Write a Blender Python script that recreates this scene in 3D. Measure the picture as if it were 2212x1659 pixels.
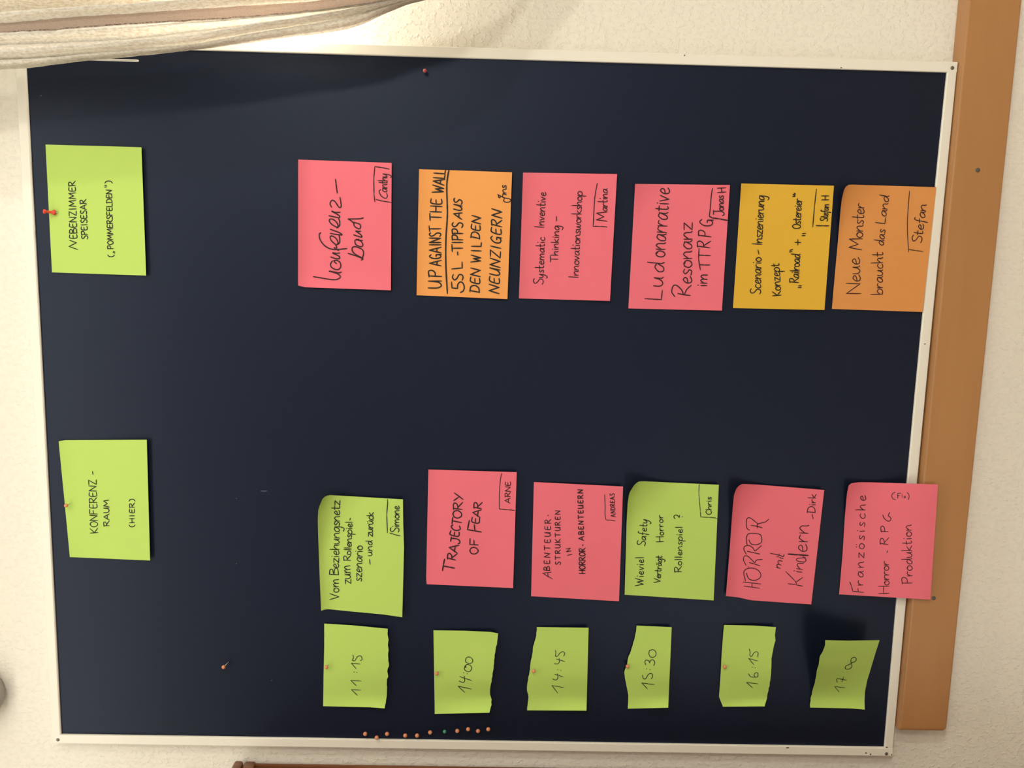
import bpy, bmesh, math, random
from mathutils import Vector, Matrix, noise
from mathutils.bvhtree import BVHTree
for o in list(bpy.data.objects): bpy.data.objects.remove(o)
SC = bpy.context.scene
COL = SC.collection
random.seed(11)
Z0 = 1.05                       # height of the board's lower inner edge above the floor

# ------------------------------------------------------------------ camera (phone held sideways: rolled a quarter turn)
cd = bpy.data.cameras.new('camera'); cam = bpy.data.objects.new('camera', cd); COL.objects.link(cam)
cd.sensor_fit = 'HORIZONTAL'; cd.sensor_width = 36.0; cd.lens = 36.0 * 1790.0 / 2212.0
cd.clip_start = 0.02
RX = Vector((0.02509686, -0.01386496, -0.99958887))
RD = Vector((-0.99031573, -0.13692103, -0.02296486))
RF = Vector((-0.13654633, 0.99048493, -0.01716698))
m = Matrix((RX, -RD, -RF)).transposed().to_4x4()
m.translation = Vector((0.83717806, -1.39772818, Z0 + 0.71299045))
cam.matrix_world = m
SC.camera = cam
CAMP = m.translation.copy()

# ------------------------------------------------------------------ light and exposure
SC.view_settings.view_transform = 'Standard'; SC.view_settings.look = 'None'
SC.view_settings.gamma = 1.0; SC.view_settings.use_curve_mapping = False
SC.view_settings.exposure = 0.0
w = bpy.data.worlds.new('world'); SC.world = w; w.use_nodes = True
w.node_tree.nodes['Background'].inputs[0].default_value = (1.0, 0.98, 0.95, 1)
w.node_tree.nodes['Background'].inputs[1].default_value = 0.55

def lamp(name, kind, loc, power, col, size, rot=None):
    l = bpy.data.lights.new(name, kind); l.energy = power; l.color = col
    if kind == 'AREA': l.shape = 'RECTANGLE'; l.size, l.size_y = size
    else: l.shadow_soft_size = size
    o = bpy.data.objects.new(name, l); o.location = loc
    if rot: o.rotation_euler = rot
    COL.objects.link(o); return o
WARM = (1.0, 0.96, 0.84)
lamp('ceiling_lamp', 'POINT', (1.85, -2.15, Z0 + 1.26), 43, WARM, 0.09)
lamp('ceiling_lamp', 'POINT', (3.7, -2.7, Z0 + 1.45), 108, WARM, 0.09)
lamp('ceiling_glow', 'AREA', (0.30, -0.54, 2.84), 11.6, (1.0, 0.96, 0.82), (2.4, 0.35), (math.radians(10), 0, 0))
lamp('wall_light', 'POINT', (1.300, -0.042, Z0 + 1.07), 3.4, (1.0, 0.93, 0.76), 0.02)
lamp('added_fill', 'AREA', (-1.9, -3.2, 0.45), 26, (1.0, 0.98, 0.95), (2.4, 0.9), (math.radians(90), 0, math.radians(-30)))  # unseen soft fill, added to brighten the wall at the lower left

# ------------------------------------------------------------------ helpers
def tag(o, label=None, cat=None, group=None, kind=None):
    if label: o['label'] = label
    if cat: o['category'] = cat
    if group: o['group'] = group
    if kind: o['kind'] = kind
    return o
def obj(name, bm, mat, parent=None, smooth=False):
    me = bpy.data.meshes.new(name); bm.to_mesh(me); bm.free()
    for q in (mat if isinstance(mat, (list, tuple)) else [mat]): me.materials.append(q)
    if smooth:
        for p in me.polygons: p.use_smooth = True
    o = bpy.data.objects.new(name, me); COL.objects.link(o)
    if parent:
        o.parent = parent
        o.matrix_parent_inverse = Matrix.Translation(-parent.location)
    return o
def empty(name, loc):
    o = bpy.data.objects.new(name, None); o.location = loc; o.empty_display_size = .02; COL.objects.link(o); return o
def add_box(bm, x0, x1, y0, y1, z0, z1, bev=0, seg=2):
    t = bmesh.new(); bmesh.ops.create_cube(t, size=1)
    for v in t.verts: v.co = Vector(((x0+x1)/2 + v.co.x*(x1-x0), (y0+y1)/2 + v.co.y*(y1-y0), (z0+z1)/2 + v.co.z*(z1-z0)))
    if bev: bmesh.ops.bevel(t, geom=t.edges[:], offset=bev, segments=seg, affect='EDGES', profile=.5)
    join(bm, t)
def join(bm, t):
    mp = [bm.verts.new(v.co) for v in t.verts]; t.verts.index_update()
    for f in t.faces:
        n = bm.faces.new([mp[v.index] for v in f.verts]); n.material_index = f.material_index
    t.free()
def box(*a, **k):
    bm = bmesh.new(); add_box(bm, *a, **k); return bm
def lathe(p, q, prof, n=20):
    """surface of revolution from p towards q; prof = [(along 0..1, radius)]"""
    bm = bmesh.new(); p = Vector(p); q = Vector(q); ax = q - p
    zq = ax.normalized().to_track_quat('Z', 'Y'); rings = []
    for a, r in prof:
        c = p + ax*a
        rings.append([bm.verts.new(c + zq @ Vector((r*math.cos(2*math.pi*i/n), r*math.sin(2*math.pi*i/n), 0))) for i in range(n)])
    for a, b in zip(rings, rings[1:]):
        for i in range(n): bm.faces.new((a[i], a[(i+1) % n], b[(i+1) % n], b[i]))
    bm.faces.new(rings[0][::-1]); bm.faces.new(rings[-1]); return bm
def ball(c, r):
    bm = bmesh.new(); bmesh.ops.create_uvsphere(bm, u_segments=20, v_segments=12, radius=r)
    for v in bm.verts: v.co += Vector(c)
    return bm

# ------------------------------------------------------------------ materials
def mat(name, col, rough=.8, spec=.3):
    m = bpy.data.materials.new(name); m.use_nodes = True
    b = m.node_tree.nodes['Principled BSDF']
    b.inputs['Base Color'].default_value = (*col, 1); b.inputs['Roughness'].default_value = rough
    b.inputs['Specular IOR Level'].default_value = spec
    return m, m.node_tree, b
def nd(nt, t, **kw):
    n = nt.nodes.new(t)
    for k, v in kw.items():
        if k in n.inputs: n.inputs[k].default_value = v
        else: setattr(n, k, v)
    return n
def tex(nt, scale, detail=4, rough=.55, sc=(1, 1, 1)):
    tc = nd(nt, 'ShaderNodeTexCoord'); mp = nd(nt, 'ShaderNodeMapping'); mp.inputs['Scale'].default_value = sc
    nt.links.new(tc.outputs['Object'], mp.inputs[0])
    n = nd(nt, 'ShaderNodeTexNoise', Scale=scale, Detail=detail, Roughness=rough)
    nt.links.new(mp.outputs[0], n.inputs['Vector']); return n, mp
def ramp(nt, src, stops):
    r = nd(nt, 'ShaderNodeValToRGB'); e = r.color_ramp.elements
    e[0].position, e[0].color = stops[0][0], (*stops[0][1], 1); e[1].position, e[1].color = stops[-1][0], (*stops[-1][1], 1)
    for p, c in stops[1:-1]:
        q = e.new(p); q.color = (*c, 1)
    nt.links.new(src, r.inputs[0]); return r
def bump(nt, b, src, strength, dist):
    n = nd(nt, 'ShaderNodeBump', Strength=strength, Distance=dist)
    nt.links.new(src, n.inputs['Height']); nt.links.new(n.outputs[0], b.inputs['Normal']); return n

M = {}
# woodchip wallpaper
mm, nt, b = mat('wallpaper', (.80, .77, .70), .85, .25)
n1, mp = tex(nt, 140, 4, .6, (1, 1, .8)); r1 = ramp(nt, n1.outputs[0], [(.50, (0, 0, 0)), (.72, (1, 1, 1))])
n2, _ = tex(nt, 40, 3, .5)
ad = nd(nt, 'ShaderNodeMath', operation='MULTIPLY_ADD'); ad.inputs[1].default_value = .8
nt.links.new(n2.outputs[0], ad.inputs[0]); nt.links.new(r1.outputs[0], ad.inputs[2])
bump(nt, b, ad.outputs[0], .38, .004); M['wall'] = mm
mm, nt, b = mat('ceiling_paint', (.82, .80, .74), .9); M['ceiling'] = mm
mm, nt, b = mat('floor_wood', (.30, .19, .10), .5)
n, _ = tex(nt, 4, 6, .6, (1, 12, 1)); r = ramp(nt, n.outputs[0], [(.3, (.48, .36, .24)), (.7, (.60, .47, .33))]); nt.links.new(r.outputs[0], b.inputs['Base Color']); M['floor'] = mm
# navy felt of the board
mm, nt, b = mat('navy_felt', (.008, .011, .022), .43, .30); b.inputs['Specular Tint'].default_value = (.66, .78, 1, 1)
n, _ = tex(nt, 900, 3, .6); r = ramp(nt, n.outputs[0], [(.3, (.0028, .0048, .0145)), (.7, (.0056, .0092, .0265))]); nt.links.new(r.outputs[0], b.inputs['Base Color'])
bump(nt, b, n.outputs[0], .25, .0006)
M['felt'] = mm
mm, nt, b = mat('white_frame_paint', (.78, .76, .69), .45, .35); M['frame'] = mm
mm, nt, b = mat('screw_metal', (.16, .15, .12), .5, .5); b.inputs['Metallic'].default_value = .6; M['screw'] = mm
mm, nt, b = mat('dark_scuff', (.10, .09, .08), .8); M['scuff'] = mm
mm, nt, b = mat('lint', (.10, .11, .14), .9); M['lint'] = mm
# oiled rail
mm, nt, b = mat('rail_wood', (.44, .22, .085), .3, .5)
n, _ = tex(nt, 7, 5, .55, (.35, 3, 3)); r = ramp(nt, n.outputs[0], [(.25, (.36, .172, .064)), (.55, (.395, .193, .073)), (.8, (.42, .208, .08))]); nt.links.new(r.outputs[0], b.inputs['Base Color']); M['rail'] = mm
mm, nt, b = mat('dark_cabinet_wood', (.14, .05, .018), .28, .5)
n, _ = tex(nt, 9, 6, .6, (6, 6, .25)); r = ramp(nt, n.outputs[0], [(.25, (.06, .02, .008)), (.5, (.17, .06, .02)), (.8, (.28, .11, .035))]); nt.links.new(r.outputs[0], b.inputs['Base Color']); M['cab'] = mm
mm, nt, b = mat('grey_fixture', (.33, .33, .31), .75); n, _ = tex(nt, 300, 3); bump(nt, b, n.outputs[0], .3, .001); M['fix'] = mm
def paper(name, col):
    mm, nt, b = mat(name, col, .8, .2)
    n, _ = tex(nt, 700, 3); bump(nt, b, n.outputs[0], .06, .0004); return mm
M['green'] = paper('green_paper', (.43, .615, .135)); M['pink'] = paper('pink_paper', (.74, .156, .212))
M['orange'] = paper('orange_paper', (.76, .33, .098)); M['dimmed_orange'] = paper('dimmed_orange_paper', (.64, .275, .082)); M['yellow'] = paper('yellow_paper', (.66, .40, .042))  # second orange: same paper, darkened for the weaker light near the lower frame
M['ink'] = mat('black_marker', (.018, .016, .015), .7)[0]; M['pencil'] = mat('thin_marker', (.03, .03, .025), .7)[0]
M['ink_pink'] = mat('black_marker_on_pink', (.035, .012, .014), .7)[0]
M['orange_pin'] = mat('orange_plastic', (.66, .26, .13), .4)[0]; M['green_pin'] = mat('green_plastic', (.05, .30, .16), .4)[0]
M['red_pin'] = mat('red_plastic', (.62, .06, .035), .35)[0]; M['darkred_pin'] = mat('dark_red_plastic', (.30, .07, .07), .4)[0]
mm, nt, b = mat('steel', (.55, .53, .5), .35); b.inputs['Metallic'].default_value = 1; M['steel'] = mm
M['white_plastic'] = mat('white_plastic', (.75, .74, .70), .4)[0]
def cloth(name, dark, light, trans, holes, scale):
    m = bpy.data.materials.new(name); m.use_nodes = True; nt = m.node_tree; nt.nodes.clear()
    out = nd(nt, 'ShaderNodeOutputMaterial')
    n, _ = tex(nt, scale, 5, .65, (1, 1, .6)); r = ramp(nt, n.outputs[0], [(.38, dark), (.56, light)])
    d = nd(nt, 'ShaderNodeBsdfDiffuse'); t = nd(nt, 'ShaderNodeBsdfTranslucent'); p = nd(nt, 'ShaderNodeBsdfTransparent')
    nt.links.new(r.outputs[0], d.inputs[0]); nt.links.new(r.outputs[0], t.inputs[0])
    bp = nd(nt, 'ShaderNodeBump', Strength=.5, Distance=.002); nt.links.new(n.outputs[0], bp.inputs['Height']); nt.links.new(bp.outputs[0], d.inputs['Normal'])
    a = nd(nt, 'ShaderNodeMixShader', Fac=trans); nt.links.new(d.outputs[0], a.inputs[1]); nt.links.new(t.outputs[0], a.inputs[2])
    c = nd(nt, 'ShaderNodeMixShader', Fac=holes); nt.links.new(a.outputs[0], c.inputs[1]); nt.links.new(p.outputs[0], c.inputs[2])
    nt.links.new(c.outputs[0], out.inputs[0]); return m
M['curtain'] = cloth('beige_textured_curtain', (.80, .73, .64), (.97, .95, .90), .50, .02, 300)
M['sheer'] = cloth('brown_sheer_band', (.50, .40, .34), (.58, .47, .40), .40, .05, 600)
M['lace'] = cloth('dark_lace_edge', (.16, .12, .11), (.50, .40, .34), .3, .05, 420)
NOTE_DATA = {
'A1': ('8140,14474 10174,14475|10174,14475 10173,12947|8126,12943 10173,12947|8140,14474 8126,12943', 'handwriting@L155 8519,14037 8567,14178 8630,14053 8666,14164|C155 8755,14157 8708,14161 8698,14114 8705,14053 8728,14040 8764,14047|L155 8701,14102 8749,14106|L155 8787,14039 8780,14161|C155 8780,14161 8831,14153 8839,14121 8790,14102 8850,14089 8855,14053 8787,14039|C155 8934,14152 8888,14155 8877,14110 8884,14050 8907,14038 8943,14044|L155 8881,14098 8928,14102|L155 8965,14037 8962,14156 9035,14038 9035,14154|L155 9057,14151 9126,14151 9068,14038 9138,14035|L155 9172,14034 9165,14150|L155 9210,14034 9219,14148 9255,14067 9291,14146 9306,14033|L155 9331,14032 9340,14145 9377,14065 9412,14143 9428,14031|C155 9510,14135 9464,14139 9452,14097 9458,14042 9480,14030 9516,14037|L155 9456,14086 9502,14089|L155 9541,14030 9536,14139|C155 9526,14132 9577,14138 9593,14114 9575,14089 9541,14082|L155 9551,14084 9612,14029|C155 8746,13959 8723,13969 8699,13953 8714,13927 8745,13905 8742,13874 8717,13868 8697,13878|L155 8770,13868 8765,13969|C155 8758,13964 8805,13969 8817,13944 8801,13921 8769,13917|C155 8888,13965 8847,13967 8837,13929 8844,13878 8865,13868 8897,13874|L155 8841,13919 8883,13923|L155 8926,13868 8917,13969|C155 9002,13959 8979,13969 8955,13953 8970,13927 9001,13904 8999,13874 8974,13868 8954,13878|C155 9075,13965 9034,13967 9023,13929 9029,13878 9049,13868 9081,13874|L155 9026,13919 9068,13923|C155 9146,13959 9123,13969 9099,13953 9113,13927 9144,13904 9140,13874 9116,13868 9096,13878|L155 9166,13868 9199,13969 9245,13866|L155 9173,13904 9230,13902|L155 9265,13868 9261,13969|C155 9252,13962 9298,13968 9312,13946 9296,13923 9266,13916|L155 9274,13918 9329,13868#handwriting@C155 8445,13555 8420,13530 8423,13474 8450,13446|L155 8487,13466 8480,13440|L155 8506,13465 8499,13440|L155 8550,13461 8548,13554|C155 8541,13550 8585,13554 8595,13530 8580,13509 8550,13506|C155 8647,13553 8620,13534 8615,13498 8635,13463 8660,13465 8677,13501 8666,13538 8640,13551|L155 8693,13459 8701,13552 8731,13487 8760,13551 8773,13458|L155 8789,13458 8797,13550 8827,13485 8857,13550 8869,13457|C155 8931,13545 8893,13547 8884,13512 8889,13466 8908,13456 8938,13462|L155 8887,13503 8925,13506|L155 8954,13456 8952,13548|C155 8943,13542 8986,13548 8998,13527 8984,13506 8955,13500|L155 8963,13502 9013,13455|C155 9071,13537 9050,13547 9028,13532 9041,13508 9069,13487 9066,13460 9043,13455 9024,13464|L155 9089,13454 9086,13546 9141,13545|L155 9089,13500 9129,13503|C155 9205,13541 9167,13543 9158,13508 9163,13462 9182,13453 9211,13458|L155 9161,13499 9199,13502|L155 9220,13544 9227,13454 9275,13451|L155 9290,13451 9286,13543|C155 9276,13541 9322,13534 9342,13496 9327,13460 9287,13451|C155 9407,13538 9370,13540 9360,13505 9363,13459 9382,13450 9411,13455|L155 9362,13496 9401,13499|L155 9425,13449 9426,13541 9481,13450 9485,13540|L155 9529,13560 9536,13529|L155 9552,13561 9559,13528|C155 9594,13555 9624,13525 9626,13463 9598,13434'),
'A2': ('8025,10459 10048,10437|10048,10437 10036,8929|7985,8932 10036,8929|8025,10459 8000,10342 7985,8932', 'handwriting@C206 8177,10205 8158,10070 8138,9929 8139,9829 8177,9765 8219,9786 8248,9850 8274,9949 8260,9843 8250,9786 8265,9743|C206 8442,9892 8385,9925 8329,9899 8300,9814 8340,9760 8410,9764 8451,9814 8442,9870 8398,9828|C206 8504,9920 8482,9842 8484,9778 8522,9788 8571,9891 8567,9827 8574,9774|C206 8892,10080 8870,10105 8787,10095 8691,10025 8637,9926 8629,9813 8648,9657|C206 8660,9862 8637,9830 8613,9792|C206 8654,9820 8707,9841 8764,9904 8826,9929 8845,9897 8808,9834 8739,9799 8707,9824 8739,9777 8816,9773 8854,9784|C206 8886,9925 8874,9840 8866,9735 8904,9784 8952,9925|C206 8978,9801 9029,9896 9090,9942 9119,9910 9086,9840 9017,9798 8978,9823 9018,9774 9088,9772 9122,9790|C206 9169,9945 9155,9867 9140,9783 9164,9772 9195,9811 9244,9902 9225,9839 9229,9766|C206 9306,9902 9360,9927 9414,9901 9401,9850 9309,9782 9313,9752 9351,9747 9468,9765|C206 9751,9837 9638,9823 9536,9810|C206 8571,9636 8536,9516 8494,9400|C206 8468,9417 8494,9396 8550,9502 8605,9563 8668,9563 8679,9502 8637,9403 8574,9382 8489,9406|C206 8803,9459 8781,9523 8711,9502 8685,9417 8721,9394 8776,9431 8802,9509 8786,9459 8788,9400|C206 8871,9544 8852,9474 8839,9410 8881,9431 8934,9509 8931,9473 8932,9428|C206 9073,9544 9011,9530 8971,9459 8999,9431 9047,9448 9075,9544|C206 9126,9635 9129,9516 9135,9438 9150,9386|C206 9123,9635 9099,9586 9052,9537#signature@L172 9414,9199 9531,9214 9778,9219 9970,9201 9957,9082 9939,8970|L172 9449,9178 9427,9080 9410,8939|C155 9609,9109 9574,9130 9506,9094 9471,9024 9509,8996 9550,9010|C155 9628,9065 9602,9076 9576,9044 9581,9008 9606,9011 9628,9061|C155 9628,9072 9626,9024 9636,9002|L155 9637,9075 9640,9002|C155 9640,9035 9668,9074 9686,9060 9689,9016 9697,9001|C155 9721,9133 9718,9022 9727,9000 9743,9007|L155 9702,9074 9744,9076|L155 9749,9147 9750,9000|C155 9751,9029 9779,9072 9795,9057 9796,9021 9804,8999|C155 9808,9072 9813,9021 9834,9006 9859,9071|C155 9859,9071 9851,8984 9824,8929 9806,8948'),
'A3': ('7915,8507 9949,8485|9949,8485 9940,6977|7888,7002 9940,6977|7915,8507 7888,7002', 'handwriting@C223 8039,8314 8043,8164 8083,8099 8134,8142 8147,8227 8151,8313|L223 8151,8313 8157,8099|L223 8232,8099 8236,8312|C223 8222,8302 8310,8312 8328,8258 8296,8209 8236,8201|L223 8406,8110 8444,8299 8495,8108|L223 8415,8178 8479,8176|C223 8582,8275 8553,8301 8523,8237 8529,8150 8559,8113 8585,8136 8585,8193|L223 8585,8193 8558,8192|L223 8585,8193 8595,8107|L223 8619,8115 8656,8303 8708,8113|L223 8628,8182 8691,8180|L223 8748,8117 8744,8304|L223 8785,8118 8781,8305 8853,8123 8852,8306|C223 8936,8289 8910,8307 8884,8277 8900,8229 8935,8188 8933,8132 8906,8120 8883,8139|L223 8961,8303 9046,8313|L223 9002,8305 9007,8122|L223 9137,8298 9250,8303|L223 9192,8298 9189,8115|L223 9277,8112 9278,8298|L223 9365,8109 9369,8295|L223 9276,8205 9371,8206|C223 9483,8283 9423,8289 9403,8219 9405,8126 9434,8107 9482,8116|L223 9407,8201 9469,8206|L223 9589,8270 9601,8086 9644,8220 9653,8082 9704,8261|L223 9705,8078 9766,8255 9797,8066|L223 9722,8142 9788,8133|L223 9821,8251 9814,8072 9874,8064|L223 9894,8245 9886,8066 9946,8058|C258 7956,7998 8408,8029 8830,8035 9248,8017 9662,8033 9841,8021 9944,8002|L223 8145,7933 8049,7923 8042,7831|C223 8042,7831 8109,7828 8151,7786 8126,7740 8062,7721 8005,7738 7978,7784|C223 8268,7905 8225,7919 8182,7887 8209,7844 8268,7810 8264,7758 8219,7744 8181,7758|L223 8361,7930 8380,7760 8476,7764|L223 8639,7841 8589,7836|L223 8643,7927 8756,7936|L223 8697,7929 8702,7759|L223 8795,7760 8791,7933|L223 8837,7761 8839,7934|C223 8828,7925 8897,7934 8912,7891 8887,7851 8840,7844|L223 8939,7762 8938,7934|C223 8927,7926 8996,7935 9011,7892 8987,7852 8940,7845|C223 9113,7919 9080,7936 9045,7908 9064,7863 9108,7826 9101,7774 9065,7763 9036,7780|L223 9168,7781 9254,7915 9270,7779|L223 9193,7830 9267,7827|C223 9330,7915 9310,7821 9329,7781 9370,7808 9391,7861 9406,7915|L223 9406,7915 9380,7781|C223 9502,7901 9477,7915 9440,7893 9448,7859 9480,7829 9465,7789 9431,7781 9409,7794|L223 7989,7469 8014,7629|C223 7995,7625 8075,7611 8099,7546 8058,7483 7983,7470|C223 8235,7616 8169,7621 8140,7561 8131,7481 8161,7464 8215,7472|L223 8141,7545 8211,7549|L223 8246,7462 8278,7621 8348,7462 8383,7617|L223 8481,7620 8502,7460 8537,7579 8553,7459 8594,7617|L223 8665,7456 8666,7615|L223 8737,7613 8739,7458 8799,7453|L223 8864,7482 8894,7630|C223 8876,7626 8950,7613 8969,7552 8928,7495 8858,7483|C223 9094,7616 9032,7621 9004,7566 8996,7492 9023,7476 9074,7483|L223 9006,7551 9070,7554|L223 9102,7473 9138,7620 9196,7472 9235,7616|L223 7974,7143 8020,7311 8076,7145 8125,7310|C223 8255,7301 8189,7305 8155,7242 8140,7158 8168,7140 8223,7150|L223 8155,7225 8225,7231|C223 8298,7307 8274,7189 8297,7139 8349,7172 8375,7239 8394,7306|L223 8394,7306 8361,7138|L223 8402,7137 8448,7305 8503,7139 8552,7303|L223 8585,7300 8686,7301 8559,7139 8658,7134|L223 8716,7133 8749,7300|C223 8910,7275 8875,7299 8815,7243 8801,7166 8834,7132 8878,7151 8893,7201|L223 8893,7201 8853,7202|L223 8893,7201 8884,7124|C223 9053,7289 8989,7294 8955,7231 8941,7147 8969,7130 9023,7139|L223 8955,7214 9024,7220|L223 9064,7129 9102,7295|C223 9084,7284 9161,7294 9174,7258 9138,7220 9086,7209|L223 9101,7212 9167,7127|L223 9203,7127 9248,7293 9302,7129 9350,7292#signature@C155 9581,7201 9555,7158 9526,7176 9588,7201|C155 9568,7186 9533,7094 9510,6995 9472,7001 9460,7064 9483,7104 9522,7094 9555,7126 9590,7107 9578,7060|L155 9602,7120 9608,7061|C155 9608,7087 9638,7122 9660,7111 9665,7076 9675,7064|C155 9732,7120 9710,7126 9691,7113 9708,7097 9728,7085 9718,7068 9683,7071'),
'A4': ('7904,6812 9940,6798|9940,6798 9958,5267|7899,5298 9958,5267|7904,6812 7899,5298', 'handwriting@C155 8238,6565 8201,6582 8159,6556 8180,6513 8230,6476 8221,6427 8180,6417 8146,6434|C155 8252,6485 8257,6437 8281,6423 8311,6485|C155 8311,6485 8301,6403 8269,6351 8248,6369|C155 8386,6476 8365,6485 8346,6471 8362,6452 8380,6436 8370,6417 8335,6423|C155 8421,6561 8420,6436 8431,6415 8450,6422|L155 8401,6484 8449,6488|C155 8474,6447 8510,6453 8521,6471 8500,6485 8474,6456 8479,6422 8503,6415 8531,6429|L155 8547,6483 8547,6415|C155 8548,6449 8573,6483 8589,6469 8591,6414|C155 8592,6449 8619,6483 8638,6469 8641,6414|C155 8730,6472 8701,6482 8672,6452 8678,6418 8706,6422 8730,6468|C155 8730,6478 8728,6434 8740,6413|C155 8773,6558 8773,6434 8783,6413 8802,6420|L155 8753,6482 8802,6485|L155 8827,6478 8831,6413|L155 8831,6529 8832,6521|C155 8912,6470 8890,6481 8860,6454 8867,6419 8890,6412 8915,6423|L155 9074,6433 9081,6593|L155 9109,6506 9109,6432|C155 9111,6465 9142,6505 9161,6489 9163,6445 9171,6430|L155 9189,6503 9210,6429 9243,6502|C155 9264,6461 9299,6467 9309,6486 9289,6502 9264,6471 9269,6434 9291,6426 9318,6440|L155 9334,6499 9333,6425|C155 9335,6458 9367,6498 9385,6482 9386,6438 9394,6423|C155 9434,6565 9429,6444 9438,6422 9456,6429|L155 9412,6496 9458,6498|L155 9481,6490 9483,6421|L155 9486,6537 9487,6530|L155 9507,6493 9529,6419 9560,6492|C155 9583,6451 9617,6458 9627,6476 9607,6492 9583,6462 9587,6425 9610,6417 9636,6431|L155 8513,6308 8615,6313|L155 8562,6309 8562,6185|L155 8628,6311 8628,6185|C155 8630,6212 8663,6253 8682,6240 8683,6205 8691,6185|L155 8718,6250 8722,6185|L155 8721,6281 8723,6277|L155 8746,6253 8749,6184|C155 8750,6215 8782,6253 8803,6239 8807,6198 8816,6184|L155 8835,6309 8836,6184|L155 8887,6252 8838,6215 8894,6184|L155 8918,6248 8922,6183|L155 8922,6280 8924,6276|L155 8949,6252 8949,6183|C155 8951,6214 8984,6251 9005,6238 9007,6197 9016,6183|C155 9098,6241 9068,6251 9038,6221 9046,6187 9074,6191 9098,6237|C155 9100,6247 9099,6162 9078,6118 9042,6132|L155 9255,6234 9181,6227|L155 8276,5840 8280,6001|L155 8310,5911 8311,5840|C155 8313,5872 8347,5911 8369,5896 8371,5853 8380,5839|L155 8394,5910 8396,5839|C155 8397,5871 8431,5910 8453,5895 8456,5852 8465,5838|C155 8520,5909 8492,5895 8485,5859 8509,5836 8540,5851 8545,5887 8518,5909 8527,5894|L155 8561,5908 8585,5837 8622,5907|C155 8702,5896 8671,5907 8639,5876 8646,5840 8675,5844 8702,5892|C155 8702,5903 8699,5857 8712,5835|C155 8746,5977 8742,5856 8752,5835 8773,5841|L155 8723,5906 8774,5909|L155 8795,5902 8798,5834|L155 8799,5949 8801,5942|C155 8858,5904 8831,5891 8824,5855 8850,5832 8879,5847 8884,5883 8856,5905 8865,5890|L155 8900,5904 8902,5833|C155 8903,5865 8937,5904 8958,5889 8962,5846 8971,5832|C155 9039,5894 9017,5902 8996,5889 9012,5868 9032,5853 9020,5833 8984,5839|C155 9050,5902 9057,5838 9079,5838 9097,5894 9102,5837 9124,5837 9146,5901|C155 9196,5900 9169,5886 9163,5851 9188,5828 9217,5843 9221,5879 9195,5900 9203,5886|L155 9237,5900 9240,5829|C155 9240,5857 9264,5896 9293,5892|L155 9302,5987 9303,5828|L155 9356,5898 9305,5861 9362,5827|C155 9426,5889 9404,5898 9384,5884 9400,5864 9420,5848 9409,5828 9373,5834|L155 9438,5985 9439,5826|C155 9440,5855 9473,5897 9493,5882 9494,5847 9503,5826|C155 9555,5896 9527,5882 9522,5847 9547,5824 9576,5839 9580,5874 9553,5896 9562,5881|L155 9600,5895 9591,5757|C155 9598,5860 9634,5896 9664,5873 9654,5834 9622,5823 9599,5834#signature@C155 9805,5584 9583,5615 9375,5621 9124,5626|L155 9111,5625 9111,5512 9107,5398|L155 9200,5399 9216,5577 9270,5454 9325,5580 9347,5403|C155 9417,5464 9389,5472 9363,5442 9370,5408 9396,5413 9417,5460|C155 9417,5470 9416,5426 9428,5405|L155 9436,5474 9440,5406|C155 9440,5433 9461,5471 9486,5468|C155 9510,5563 9510,5428 9520,5408 9537,5416|L155 9492,5475 9536,5481|L155 9557,5474 9560,5409|L155 9560,5532 9562,5523|L155 9576,5478 9580,5410|C155 9580,5441 9608,5479 9628,5466 9632,5425 9640,5412|C155 9710,5472 9683,5481 9656,5450 9662,5417 9688,5421 9710,5468|C155 9710,5478 9709,5434 9720,5414'),
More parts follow.
